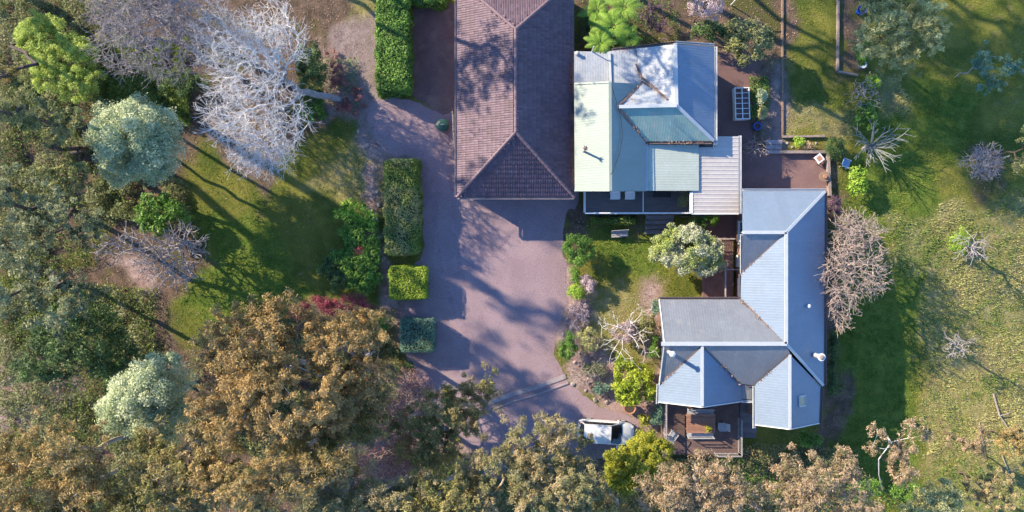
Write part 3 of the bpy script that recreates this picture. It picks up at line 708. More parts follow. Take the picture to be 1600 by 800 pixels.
cap_line(ER, [(1289, 299, 2.85), (1228, 363, zR2)], M['metal_trim'], .2); cap_line(ER, [(1228, 537, zR2), (1286, 602, 2.85)], M['metal_trim'], .2, .07)
cap_line(ER, [(1033, 537, zR2), (1229, 537, zR2)], M['metal_trim'], .28)
cap_line(ER, [(1097, 540, 4.93), (1097, 634.6, 4.93)], M['metal_trim'], .2); cap_line(ER, [(1234, 554, 4.7), (1234, 669.6, 4.7)], M['metal_trim'], .18)
for v in ([(1228, 364, 4.96), (1159, 427, 3.3)], [(1157, 468, 3.3), (1228, 537, 4.96)], [(1097, 541, 4.9), (1030, 600, 3.22)], [(1097, 541, 4.9), (1159, 600, 3.1)], [(1234, 555, 4.64), (1181, 602, 3.3)]):
    cap_line(ER, v, M['metal_valley'], .13, .03, .03, 'valley_gutter')
gutter(ER, [(1160, 298, 2.75), (1290, 298, 2.75)], M['metal_trim'], (0, .05)); gutter(ER, [(1289, 299, 2.75), (1288, 602, 2.75)], M['metal_valley'], (.05, 0))
gutter(ER, [(1029, 467, 3.25), (1157, 467, 3.25)], M['metal_valley'], (0, .05)); gutter(ER, [(1157, 428, 3.25), (1157, 467, 3.25)], M['metal_valley'], (-.03, 0))
gutter(ER, [(1159, 366, 4.2), (1159, 427, 3.25)], M['metal_trim'], (-.03, 0), 'barge_board')
gutter(ER, [(1179, 603, 3.3), (1179, 669, 3.3)], M['metal_trim'], (-.05, 0)); gutter(ER, [(1029, 600, 3.15), (1028, 631, 3.15)], M['metal_trim'], (-.05, 0))
gutter(ER, [(1159, 626, 2.85), (1181, 626, 2.85)], M['metal_trim'], (0, -.05)); gutter(ER, [(1283, 606, 2.8), (1280, 668, 2.8)], M['metal_valley'], (.05, 0))
m = MB(); 
for u, v in (((1029, 3.2), (1097, 4.93)), ((1097, 4.93), (1159, 2.95))): m.bar(wy(*u, yS1 - .03), wy(*v, yS1 - .03), .05, .18)
m.build('barge_board', M['white'], ER); m = MB()
for u, v in (((1180, 3.35), (1234, 4.68)), ((1234, 4.68), (1279, 2.85))): m.bar(wy(*u, yS2 - .03), wy(*v, yS2 - .03), .05, .18)
m.build('barge_board', M['white'], ER)
m = MB(); m.bar(at(1030, 468, 3.25), (at(1030, 468, 3.25).x, at(0, 537, zR2).y, zR2 - .05), .05, .18); q = Vector((at(1030, 468, 3.25).x, at(0, 537, zR2).y, zR2 - .05)); m.bar(q, (q.x, at(0, 600, 3.25).y, 3.25), .05, .18); m.build('barge_board', M['white'], ER)
wall_prism(EH, [(17.6, 4.4), (22.75, 4.4), (22.75, -9.0), (22.4, -9.0), (22.4, -12.0), (18.2, -12.0), (18.2, -9.6), (16.5, -9.6), (16.5, -10.3), (11.75, -10.3), (11.75, -3.8), (17.6, -3.8)][::-1], -2.2, 2.78, M['brick'])
m = MB(); m.poly([(11.05, -10.45, 2.7), (16.6, -10.45, 2.7), (16.6, -10.45, 2.95), (13.53, -10.45, 4.75), (11.05, -10.45, 3.15)])
m.poly([(18.1, -12.05, 2.7), (22.4, -12.05, 2.7), (22.4, -12.05, 2.9), (19.85, -12.05, 4.5), (18.1, -12.05, 3.3)])
m.poly([(11.7, -3.8, 2.7), (11.7, -3.8, 3.2), (11.7, -6.2, 4.7), (11.7, -9.0, 3.1), (11.7, -9.0, 2.7)]); m.poly([(17.5, 4.4, 2.7), (17.5, 1.7, 4.75), (17.5, -1.0, 3.1), (17.5, -1.0, 2.7)])
m.build('gable', M['brick'], EH)
window(EH, (17.5, 1.8, 1.6), 1.6, 1.2, (-1, 0)); window(EH, (17.5, -2.4, 1.5), 1.2, 1.3, (-1, 0)); door(EH, (17.5, -.4, 1.1), .95, 2.1, (-1, 0), 'white')
window(EH, (11.65, -5.2, 1.6), 1.5, 1.2, (-1, 0)); window(EH, (11.65, -8, 1.6), 1.5, 1.2, (-1, 0)); window(EH, (13.2, -3.7, 1.6), 1.6, 1.1, (0, 1))
door(EH, (13.8, -10.5, 1.65), 2.2, 2.05, (0, -1), 'white'); window(EH, (20.2, -12.1, 1.4), 1.6, 1.2, (0, -1)); window(EH, (22.85, -2, 1.3), 1.6, 1.2, (1, 0)); window(EH, (22.85, 2, 1.3), 1.6, 1.2, (1, 0))
# flues, roof vent and skylight of this house
def flue(px, py, zb, hgt, r, name, parent):
    p = at(px, py, zb); m = MB(); m.tube([p + Vector((0, 0, -.15)), p + Vector((0, 0, hgt))], r, 14); o = m.build(name, M['greymetal'], parent)
    c = MB(); c.lathe(p + Vector((0, 0, hgt + .06)), [(r * 1.5, 0), (r * 1.55, .05), (r * 1.1, .14), (r * .2, .19)], 16); c.build('cowl', M['white'], o)
    d = MB(); d.lathe(p + Vector((0, 0, .02)), [(r * 2.4, -.3), (r * 1.3, .12), (r * 1.02, .2)], 14); d.build('flashing_collar', M['metal_valley'], o)
    return o
flue(1042, 548, 4.1, 1.7, .14, 'flue', EH)
p = at(1271, 554, 3.35); m = MB(); m.tube([p + Vector((0, 0, -.3)), p + Vector((0, 0, 1.25))], .17, 18); o = m.build('flue', M['greymetal'], EH)
m = MB(); m.lathe(p + Vector((0, 0, 1.25)), [(.22, 0), (.26, .06), (.28, .12), (.22, .13)], 20); m.build('rim', M['white'], o)
m = MB(); m.lathe(p + Vector((0, 0, 1.34)), [(.17, 0), (.18, .08), (.10, .13), (.02, .14)], 18); m.build('cap', M['sleeper'], o)
p = at(1262, 478, 3.75); m = MB(); m.lathe(p + Vector((0, 0, -.15)), [(.11, 0), (.11, .35), (.15, .37), (.13, .42), (.03, .46)], 12); m.build('vent_pipe', M['white'], EH)
p = at(1252, 626, 3.9); m = MB(); sk = math.atan2(1.83, 2.95)
def skp(x, y, z): return (p.x + x * math.cos(sk) + z * math.sin(sk), p.y + y, p.z + .04 - x * math.sin(sk) + z * math.cos(sk))
for a, b in (((-.36, -.36), (.36, -.36)), ((.36, -.36), (.36, .36)), ((.36, .36), (-.36, .36)), ((-.36, .36), (-.36, -.36))): m.bar(skp(*a, .06), skp(*b, .06), .09, .14)
o = m.build('skylight', M['metal_trim'], EH); m = MB(); m.poly([skp(-.33, -.33, .08), skp(.33, -.33, .08), skp(.33, .33, .08), skp(-.33, .33, .08)]); m.build('pane', M['pane'], o)

# ------------------------------------------------------------------ decks between and below the houses
D3 = empty('courtyard_deck', (0, 0, 0), 'shaded dark timber deck in the corner of the zinc roofed house', 'deck')
a = at(1098, 372, .45); b = at(1159, 468, .45)
boards(D3, a.x, 17.1, -3.35, a.y, .45, M['deck_brown'], 'y')
m = MB(); m.box((a.x + .03, (a.y - 3.3) / 2, .2), (.05, a.y + 3.2, .4)); m.box(((a.x + 17.1) / 2, a.y + .03, .2), (17.05 - a.x, .05, .4)); m.build('skirting', M['deck_brown'], D3)
q = at(1128, 415, 1.4)
railing(D3, [(a.x + .08, a.y - .08), (17.0, a.y - .08)], .45, .95, M['timber_grey'], True)
m = MB(); m.bar((q.x, at(0, 410, 2.3).y, 2.3), (q.x, -3.2, 2.3), .09, .09); m.bar((q.x, at(0, 410, 2.3).y, .45), (q.x, at(0, 410, 2.3).y, 2.3), .09, .09)
m.bar((q.x, at(0, 421, 2.3).y, 2.36), (17.0, at(0, 421, 2.3).y, 2.36), .06, .06); m.build('pergola_beam', M['timber_grey'], D3)
D4 = empty('rear_deck', (0, 0, 0), 'brown timber deck with dining table below the blue gable', 'deck')
zd4 = .7; a4 = at(1036, 630, zd4); b4 = at(1155, 709, zd4)
boards(D4, a4.x, b4.x, b4.y, -10.3, zd4, M['deck_brown'], 'x')
m = MB(); m.box(((a4.x + b4.x) / 2, b4.y - .03, .1), (b4.x - a4.x, .05, 1.2)); m.box((a4.x - .03, (b4.y - 10.3) / 2, .1), (.05, -10.3 - b4.y, 1.2)); m.build('skirting', M['deck_brown'], D4)
railing(D4, [(a4.x + .06, -10.5), (a4.x + .06, b4.y + .06)], zd4, .95, M['timber_grey'], True, 1.6)
railing(D4, [(b4.x - .1, b4.y + 2.8), (b4.x - .1, b4.y + .06), (b4.x - 1.9, b4.y + .06)], zd4, .95, M['timber_grey'], True, 1.6)
steps(D4, b4.x + .05, b4.x + 1.5, -11.2, -14.2, zd4 + .3, 7, M['deck'])
m = MB(); m.bar((b4.x + .06, -11.0, zd4 - .1), (b4.x + .06, -14.3, -.3), .05, .22); m.bar((b4.x + 1.5, -11.0, zd4 - .1), (b4.x + 1.5, -14.3, -.3), .05, .22); m.build('stringer', M['deck'], D4)

# dining table, benches and chairs on the rear deck
tc = at(1095, 662, zd4 + .74); T = empty('dining_table', (tc.x, tc.y, zd4), 'reddish slatted timber dining table on the rear deck', 'table')
for i in range(9):
    m = MB(); m.box((0, -.64 + i * .16, .735), (2.2, .145, .035)); m.build('slat', M['timber_red'], T)
m = MB(); m.box((0, 0, .67), (1.9, 1.1, .08)); m.build('apron', M['timber_red'], T)
for sx in (-1, 1):
    for sy in (-1, 1): m = MB(); m.box((sx * .95, sy * .52, .33), (.08, .08, .66)); m.build('leg', M['timber_red'], T)
def bench(name, label, x, y, z, rz, L, mat, back=True, d=.45, cat='bench', nsl=3, group=None):
    B = empty(name, (x, y, z), label, cat, group, rz)
    for i in range(nsl):
        m = MB(); m.box((0, -d / 2 + (i + .5) * d / nsl, .44), (L, d / nsl - .02, .035)); m.build('slat', mat, B)
    for sx in (-1, 1):
        for sy in (-1, 1): m = MB(); m.box((sx * (L / 2 - .06), sy * (d / 2 - .05), .21), (.05, .05, .42)); m.build('leg', mat, B)
    if back:
        m = MB(); m.box((0, -d / 2 - .03, .86), (L, .04, .07)); m.box((0, -d / 2 - .02, .66), (L, .03, .07))
        for sx in (-1, 1): m.box((sx * (L / 2 - .04), -d / 2 - .01, .6), (.05, .045, .6))
        m.build('backrest', mat, B)
    return B
bench('metal_bench', 'pale metal bench on the house side of the dining table', tc.x + .05, tc.y + .82, zd4, math.pi, 2.0, M['greymetal'])
bench('metal_bench', 'pale metal bench on the garden side of the dining table', tc.x + .05, tc.y - .85, zd4, 0, 2.0, M['greymetal'])
def chair(name, label, x, y, z, rz, seatm, framem, group=None, recl=.25, cat='chair', wd=.56):
    B = empty(name, (x, y, z), label, cat, group, rz)     # faces local -y
    m = MB(); m.box((0, -.02, .42), (wd, .5, .05), bev=.012); m.build('seat', seatm, B)
    m = MB(); m.bar((0, .24, .46), (0, .24 + recl, .95), wd, .04, up=(0, 1, 0)); m.build('backrest', seatm, B)
    for sx in (-1, 1):
        m = MB(); m.bar((sx * wd / 2, -.24, .64), (sx * wd / 2, .28, .66), .06, .03); m.build('armrest', framem, B)
        for yy, h in ((-.22, .64), (.22, .66)): m = MB(); m.bar((sx * wd / 2, yy, 0), (sx * wd / 2, yy, h - .017), .035, .035); m.build('leg', framem, B)
    return B
q = at(1128, 667, zd4 + .5); chair('deck_chair', 'grey metal chair at the end of the dining table', q.x, q.y, zd4, -math.pi / 2, M['greymetal'], M['greymetal'])
q = at(1052, 680, zd4 + .5); chair('deck_chair', 'grey chair in the west corner of the rear deck', q.x, q.y, zd4, 2.5, M['greymetal'], M['greymetal'])
q = at(961, 306, zd + .5); chair('lounge_chair', 'white lounge chair on the front deck, nearer the driveway', q.x, q.y, zd, 0, M['white'], M['white'], 'white lounge chairs on the front deck', wd=.68)
q = at(984, 306, zd + .5); chair('lounge_chair', 'white lounge chair on the front deck, nearer the middle post', q.x, q.y, zd, 0, M['white'], M['white'], 'white lounge chairs on the front deck', wd=.68)
q = at(1035, 303, zd + .5); B = empty('deck_table', (q.x, q.y, zd), 'dark low table against the wall of the front deck', 'table')
m = MB(); m.box((0, 0, .5), (1.3, .5, .05), bev=.01); m.build('tabletop', M['black'], B)
for sx in (-1, 1):
    for sy in (-1, 1): m = MB(); m.box((sx * .58, sy * .19, .24), (.06, .06, .475)); m.build('leg', M['black'], B)
g = gp(967, 366); bench('garden_bench', 'weathered pale timber bench on the lawn below the front deck', g.x, g.y, 0, math.pi + .06, 1.3, M['timber_grey'], True, .5)
# planter frame in the courtyard
q = gp(1156, 164); B = empty('planter_frame', (q.x, q.y, q.z), 'white raised planter with a grid top in the brown courtyard', 'planter', rz=.03)
m = MB(); W2, L2, hh = .54, 1.2, .62
for sx in (-1, 1): m.box((sx * W2, 0, hh / 2), (.07, 2 * L2 + .07, hh))
for sy in (-1, 1): m.box((0, sy * L2, hh / 2), (2 * W2 - .075, .07, hh - .004))
m.build('frame', M['white'], B)
m = MB(); m.box((0, 0, hh - .02), (.07, 2 * L2 - .08, .05))
for i in range(1, 6): m.box((0, -L2 + i * 2 * L2 / 6, hh - .024), (2 * W2 - .08, .045, .05))
m.build('grid', M['white'], B); m = MB(); m.box((0, 0, .26), (2 * W2 - .08, 2 * L2 - .08, .5)); m.build('soil', M['court'], B)
# patio furniture
q = gp(1276, 249); B = empty('patio_table', (q.x, q.y, q.z), 'small square white topped table turned askew on the patio', 'table', rz=.65)
m = MB(); m.box((0, 0, .48), (.62, .62, .05), bev=.01); m.build('tabletop', M['white'], B); m = MB(); m.box((0, 0, .512), (.36, .36, .012)); m.build('inset', M['terracotta'], B)
for sx in (-1, 1):
    for sy in (-1, 1): m = MB(); m.box((sx * .25, sy * .25, .225), (.05, .05, .45)); m.build('leg', M['timber'], B)
q = gp(1284, 277); B = empty('round_table', (q.x, q.y, q.z), 'round timber table in the sunny corner of the patio', 'table')
m = MB(); m.lathe((0, 0, .44), [(.38, 0), (.42, .02), (.42, .06), (.40, .07)], 20); m.build('tabletop', M['timber'], B); m = MB(); m.lathe((0, 0, 0), [(.2, 0), (.14, .1), (.1, .44)], 14); m.build('pedestal', M['timber'], B)
m = MB(); m.lathe((0, 0, .51), [(.13, 0), (.17, .1), (.15, .12)], 14); o = m.build('bowl', M['terracotta'], B)
# retaining edges and steps
def sleeper_wall(name, label, pts, h, wd, mat, cat='garden edging'):
    B = empty(name, (0, 0, 0), label, cat)
    for a, b in zip(pts[:-1], pts[1:]):
        a = gp(*a, h / 2); b = gp(*b, h / 2); n = max(1, round((b - a).length / 2.2))
        for i in range(n):
            p, q = a.lerp(b, i / n), a.lerp(b, (i + 1) / n); t = (q - p).normalized() * .012
            m = MB(); m.bar(p + t, q - t, wd, h + .2); m.build('sleeper', mat, B)
sleeper_wall('patio_wall', 'low sleeper wall round the two sides of the patio', [(1221, 238), (1292, 238), (1295, 306)], .34, .22, M['sleeper'], 'retaining wall')
sleeper_wall('bed_edging', 'timber edging round the mulched bed beside the olive tree', [(1309, -20), (1308, 112), (1340, 118)], .16, .14, M['sleeper'])
sleeper_wall('flower_bed_edging', 'stone coloured edging of the flower bed above the patio', [(1222, 214), (1288, 213)], .18, .16, M['sleeper'])
sleeper_wall('path_edging', 'dark timber edging between the brown path and the back lawn', [(1222, -20), (1222, 92), (1222, 214)], .06, .12, M['timber'])
S_ = empty('garden_steps', (0, 0, 0), 'concrete steps from the brown path down to the patio', 'steps')
for i, py in enumerate((223, 230, 237)):
    q = gp(1208, py); m = MB(); m.box((q.x, q.y, .16 - i * .05), (1.25, .34, .26 - i * .04), bev=.015); m.build('step', M['concrete'], S_)
def rail_fence(name, label, pts, h, mat):
    B = empty(name, (0, 0, 0), label, 'fence')
    for a, b in zip(pts[:-1], pts[1:]):
        a = gp(*a); b = gp(*b); n = max(1, round((b - a).length / 1.6))
        for i in range(n + 1): m = MB(); p = a.lerp(b, i / n); m.bar(p + Vector((0, 0, -.1)), p + Vector((0, 0, h)), .09, .09); m.build('post', mat, B)
        for zz in (h * .45, h * .9): m = MB(); m.bar(a + Vector((0, 0, zz)), b + Vector((0, 0, zz)), .04, .1); m.build('rail', mat, B)
rail_fence('side_screen', 'grey timber rail screen along the west wall of the tiled house', [(709, 181), (711, 236)], 1.5, M['timber_grey'])
# tubs, pots, bins
def lathe_thing(name, label, cat, px, py, prof, mat, extra=None, z=0, group=None, n=18):
    p = gp(px, py) if z == 0 else at(px, py, z); B = empty(name, p, label, cat, group)
    m = MB(); m.lathe((0, 0, 0), prof, n); m.build('body', mat, B, smooth=False)
    if extra:
        for nm, pr, mt in extra: m = MB(); m.lathe((0, 0, 0), pr, n); m.build(nm, mt, B)
    return B
B = lathe_thing('garden_bin', 'dark green round compost bin beside the tiled house wall', 'bin', 693, 198, [(.40, 0), (.47, .35), (.44, .72)], M['greenplastic'], [('lid', [(.47, .72), (.48, .78), (.30, .86), (.08, .89)], M['greenplastic'])])
m = MB(); m.box((0, 0, .92), (.22, .05, .05)); m.build('handle', M['greymetal'], B)
lathe_thing('blue_tub', 'deep blue plastic tub under the olive tree edge', 'tub', 1342, 19, [(.26, 0), (.33, .42), (.37, .44), (.37, .48), (.30, .46), (.26, .1)], M['blue'])
lathe_thing('blue_bucket', 'pale blue and white bucket at the end of the mulched bed', 'bucket', 1345, 103, [(.2, 0), (.26, .38), (.28, .40), (.22, .39), (.18, .1)], M['lightblue'], [('rim', [(.285, .385), (.29, .42), (.27, .425)], M['white'])])
lathe_thing('blue_pot', 'glossy cobalt pot among silvery plants in the courtyard', 'pot', 1180, 199, [(.2, 0), (.3, .25), (.27, .48), (.31, .5), (.31, .54), (.24, .52), (.2, .2)], M['blue'], [('soil', [(.23, .45), (.23, .47)], M['darksoil'])])
lathe_thing('terracotta_pot', 'wide terracotta pot below the lime leaved shrub', 'pot', 983, 636, [(.3, 0), (.42, .34), (.46, .36), (.46, .44), (.38, .42), (.34, .2)], M['terracotta'], [('soil', [(.37, .36), (.36, .39)], M['darksoil'])])
q = gp(1318, 257); chair('garden_chair', 'light blue plastic garden chair beside the starburst tree', q.x, q.y, q.z, 1.2, M['lightblue'], M['white'], wd=.6)
q = at(1105, 669, zd4 + .76); B = empty('table_plant', q, 'pot of yellow flowers standing on the dining table', 'potted plant')
m = MB(); m.lathe((0, 0, 0), [(.12, 0), (.16, .2), (.17, .22), (.13, .21)], 12); m.build('pot', M['terracotta'], B)
TABLE_PLANT = B
# washing line
q = gp(1142, 8); B = empty('washing_line', (q.x, q.y, q.z), 'white T shaped washing line post on the back lawn', 'washing line')
m = MB(); m.tube([(0, 0, 0), (0, 0, 1.9)], .045, 8); m.build('post', M['white'], B); m = MB(); m.bar((-.5, 0, 1.93), (.5, 0, 1.93), .09, .06); m.build('crossbar', M['white'], B)

# ------------------------------------------------------------------ white car
q = gp(945, 672); CAR = empty('parked_car', (q.x, q.y, 0.01), 'white hatchback parked at the end of the driveway', 'car', rz=math.radians(-4))
def car():
    st = [(-2.16, .66, .30, .80), (-2.12, .76, .28, .95), (-1.9, .86, .24, 1.02), (-1.3, .89, .22, 1.00), (-.4, .90, .22, .98), (.5, .90, .22, .97), (.95, .89, .22, .97), (1.4, .87, .24, .90), (1.85, .80, .27, .80), (2.08, .68, .30, .70), (2.16, .52, .34, .60)]
    V = []; F = []
    for x, wd, zl, zh in st:
        half = [(wd * .90, zl), (wd * .985, zl + .12), (wd, (zl + zh) * .5), (wd * .975, zh - .14), (wd * .90, zh - .02), (wd * .62, zh + .02), (wd * .3, zh + .035)]
        ring = [(x, y, z) for y, z in half] + [(x, 0, zh + .04)] + [(x, -y, z) for y, z in reversed(half)]
        V.append(ring)
    n = len(V[0]); m = MB(); m.v = [p for r in V for p in r]
    for i in range(len(st) - 1):
        for k in range(n - 1): m.f.append([i * n + k, (i + 1) * n + k, (i + 1) * n + k + 1, i * n + k + 1])
        m.f.append([i * n + n - 1, (i + 1) * n + n - 1, (i + 1) * n, i * n])
    m.f.append(list(range(n))); m.f.append([(len(st) - 1) * n + n - 1 - k for k in range(n)])
    m.build('body', M['carpaint'], CAR, smooth=True)
    # cabin: roof patch and the glass round it
    bx0, bx1, by = -2.02, 1.12, .80; rx0, rx1, ry, zr_ = -1.78, .30, .69, 1.47
    m = MB(); nxr, nyr = 9, 7; b = 0
    for i in range(nxr):
        for j in range(nyr):
            u = i / (nxr - 1); v = j / (nyr - 1) * 2 - 1; x = rx0 + (rx1 - rx0) * u; wy_ = ry * (1 - .10 * abs(u - .45) ** 2 * 4)
            m.v.append((x, v * wy_, zr_ - .05 * v * v - .10 * (u - .5) ** 2))
    for i in range(nxr - 1):
        for j in range(nyr - 1): m.f.append([i * nyr + j, (i + 1) * nyr + j, (i + 1) * nyr + j + 1, i * nyr + j + 1])
    m.build('roof', M['carpaint'], CAR, smooth=True)
    def grid(name, A, B_, C, D, mat, bulge, nrm):
        m = MB(); k = 5
        for i in range(k):
            for j in range(k):
                u, v = i / (k - 1), j / (k - 1); p = Vector(A).lerp(Vector(B_), u).lerp(Vector(D).lerp(Vector(C), u), v)
                m.v.append(tuple(p + Vector(nrm) * bulge * (1 - (2 * u - 1) ** 2)))
        for i in range(k - 1):
            for j in range(k - 1): m.f.append([i * k + j, (i + 1) * k + j, (i + 1) * k + j + 1, i * k + j + 1])
        return m.build(name, mat, CAR, smooth=True)
    grid('windscreen', (bx1, -by + .02, .985), (bx1, by - .02, .985), (rx1 + .01, ry - .07, 1.40), (rx1 + .01, -ry + .07, 1.40), M['carglass'], .07, (1, 0, .4))
    grid('rear_window', (bx0, by - .1, 1.05), (bx0, -by + .1, 1.05), (rx0 - .01, -ry + .08, 1.39), (rx0 - .01, ry - .08, 1.39), M['carglass'], .05, (-1, 0, .4))
    for s in (-1, 1):
        for x0, x1, t0, t1 in ((.98, -.32, .24, -.32), (-.42, -1.30, -.42, -1.26), (-1.4, -1.94, -1.36, -1.66)):
            grid('side_window', (x0, s * by, .98), (x1, s * (by + .01), .99), (t1, s * (ry - .03), 1.39), (t0, s * (ry - .03), 1.39), M['carglass'], .015, (0, s, .3))
        m = MB(); m.tube([(1.08, s * .80, .97), (.7, s * .765, 1.17), (.27, s * .685, 1.41), (-.7, s * .69, 1.43), (-1.75, s * .67, 1.39), (-2.02, s * .76, 1.02)], .028, 6); m.build('pillar', M['carpaint'], CAR)
        for x0, x1 in ((-.37, -.37), (-1.35, -1.31)):
            m = MB(); m.bar((x0, s * (by + .005), .98), (x1, s * (ry - .01), 1.41), .09, .03, up=(0, s, 0)); m.build('pillar', M['black'], CAR)
        m = MB(); m.box((.86, s * .98, 1.02), (.12, .22, .15), bev=.03); m.build('mirror', M['carpaint'], CAR)
        m = MB(); m.box((1.93, s * .56, .72), (.26, .28, .12), rz=-s * .5, bev=.03); m.build('headlight', M['clearlamp'], CAR)
        m = MB(); m.box((-2.09, s * .62, .86), (.12, .22, .26), rz=s * .3, bev=.02); m.build('tail_light', M['redlamp'], CAR)
        for x in (.25, -.75): m = MB(); m.box((x, s * .905, .84), (.2, .03, .04)); m.build('door_handle', M['carpaint'], CAR)
        for x in (-1.35, 1.33):
            m = MB(); m.tube([(x, s * .70, .315), (x, s * .905, .315)], .315, 20); o = m.build('wheel', M['black'], CAR)
            m = MB(); m.tube([(x, s * .89, .315), (x, s * .915, .315)], .2, 14); m.build('rim', M['greymetal'], o)
    for y in (-.45, .25): m = MB(); m.bar((1.06, y, 1.03), (.86, y + .5, 1.12), .02, .02); m.build('wiper', M['black'], CAR)
    m = MB(); m.box((2.1, 0, .48), (.1, 1.1, .16), bev=.02); m.build('grille', M['black'], CAR)
    m = MB(); m.box((-2.18, 0, .62), (.03, .5, .12)); m.build('number_plate', M['white'], CAR)
car()

# ------------------------------------------------------------------ growing things
def unit(v): return v / (np.linalg.norm(v, axis=-1, keepdims=True) + 1e-9)
def leaf_quads(r, P, Nn, L, asp, jit=.7):
    n = len(P); nn = unit(Nn + r.normal(0, jit, (n, 3))); t = unit(np.cross(nn, r.normal(0, 1, (n, 3)))); b = np.cross(nn, t)
    s = (L * r.uniform(.6, 1.35, n))[:, None]; w_ = s * asp
    V = np.stack([P - t * s * .5 + b * w_ * .5, P - t * s * .5 - b * w_ * .5, P + t * s * .5 - nn * s * .1], 1).reshape(-1, 3)
    return V, np.arange(3 * n).reshape(-1, 3)
def puff_points(r, C, R, n, flat=.75, low=-.55):
    k = len(C); idx = np.repeat(np.arange(k), n); m = len(idx)
    d = unit(r.normal(0, 1, (m, 3))); d[:, 2] = np.where(d[:, 2] < low, -d[:, 2], d[:, 2])
    rad = R[idx] * (.35 + .65 * np.sqrt(r.random(m))) * r.uniform(.8, 1.2, m)
    P = C[idx] + d * rad[:, None] * np.array([1, 1, flat])
    return P, d, idx
def grow(r, trunk, targets, bf=.35, jig=.12):
    """connect the targets to a trunk polyline; returns node positions and parents"""
    nodes = [np.array(p, float) for p in trunk]; par = [-1] + list(range(len(trunk) - 1)); path = [0.0]
    for i in range(1, len(trunk)): path.append(path[-1] + np.linalg.norm(nodes[i] - nodes[i - 1]))
    base = nodes[-1]; order = np.argsort(np.linalg.norm(targets - base, axis=1))
    cap = len(trunk) + len(targets) * 4 + 4
    NP = np.zeros((cap, 3)); PT = np.full(cap, 1e9); n = len(nodes); NP[:n] = nodes; PT[:n] = path; PT[:max(1, len(trunk) * 2 // 3 - 1)] += 50
    for ti in order:
        a = targets[ti]; d = np.linalg.norm(NP[:n] - a, axis=1); j = int(np.argmin(d + bf * PT[:n])); p = NP[j]; L = d[j]
        k = 1 if L < .5 else (2 if L < 1.6 else 3); prev = j
        for s in range(1, k + 1):
            f = s / k; q = p + (a - p) * f
            if s < k: q = q + r.normal(0, jig * L / k, 3) + np.array([0, 0, .10 * L * math.sin(math.pi * f)])
            NP[n] = q; PT[n] = PT[prev] % 1000 + L / k; par.append(prev); prev = n; n += 1
    return NP[:n], np.array(par)
def tube_mesh(name, NP, par, rt, r0, expo=.45, rmin=None):
    n = len(NP); cnt = np.zeros(n); child = np.bincount(par[par >= 0], minlength=n)
    cnt[child == 0] = 1
    for i in range(n - 1, 0, -1):
        if par[i] >= 0: cnt[par[i]] += cnt[i]
    rad = rt * cnt ** expo; rad = rad * 1.0
    mx = rad.max(); rad = rt + (rad - rt) * (r0 - rt) / max(mx - rt, 1e-6)
    return rad
def tubes(NP, par, rad, sel, sides):
    e = np.where(sel)[0]; e = e[par[e] >= 0]
    if len(e) == 0: return np.zeros((0, 3)), np.zeros((0, 4), int)
    p = NP[par[e]]; q = NP[e]; rp = np.minimum(rad[par[e]], rad[e] * 1.5); rq = rad[e]
    t = unit(q - p); a = np.cross(t, np.array([0, 0, 1.0])); bad = np.linalg.norm(a, axis=1) < .05; a[bad] = np.cross(t[bad], np.array([0, 1.0, 0])); a = unit(a); c = np.cross(t, a)
    th = np.arange(sides) * 2 * math.pi / sides; cs = np.cos(th)[None, :, None]; sn = np.sin(th)[None, :, None]
    ring = a[:, None] * cs + c[:, None] * sn; q = q + t * (rq * .3)[:, None]
    V = np.concatenate([p[:, None] + ring * rp[:, None, None], q[:, None] + ring * rq[:, None, None]], 1).reshape(-1, 3)
    k = np.arange(sides); f = np.stack([k, (k + 1) % sides, (k + 1) % sides + sides, k + sides], 1)
    F = (np.arange(len(e))[:, None, None] * 2 * sides + f[None]).reshape(-1, 4)
    return V, F
def put_wood(root, o0, NP, par, rad, bark, thr, names=('trunk', 'branches'), tb=None):
    big = rad >= thr
    V, F = tubes(NP, par, rad, big, 8)
    if len(F): link(names[0], np_mesh(names[0], V - o0, F, smooth=True), tb or bark, root)
    V, F = tubes(NP, par, rad, ~big, 4)
    if len(F): link(names[1], np_mesh(names[1], V - o0, F, smooth=True), bark, root)
def scatter(r, k, lobes, mind, low, shell):
    """points spread through a few ellipsoids"""
    out = []; tot = sum(l[3] * l[4] for l in lobes)
    for cx, cy, cz, ax, ay, az in lobes:
        want = max(3, int(round(k * ax * ay / tot))); got = 0; ph = r.uniform(0, 6.28, 4)
        for _ in range(want * 40):
            d = unit(r.normal(0, 1, 3)); th = math.atan2(d[1], d[0])
            bump = 1 + .16 * math.sin(2 * th + ph[0]) * .6 + .13 * math.sin(3 * th + ph[1]) + .10 * math.sin(5 * th + ph[2])
            f = (r.random() ** (1 / 3)) if r.random() > shell else r.uniform(.75, 1.0)
            if d[2] * f < low: continue
            p = np.array([cx + d[0] * ax * f * bump, cy + d[1] * ay * f * bump, cz + d[2] * az * f])
            if out and min(np.linalg.norm(np.array(out[-400:]) - p, axis=1)) < mind: continue
            out.append(p); got += 1
            if got >= want: break
    return np.array(out)
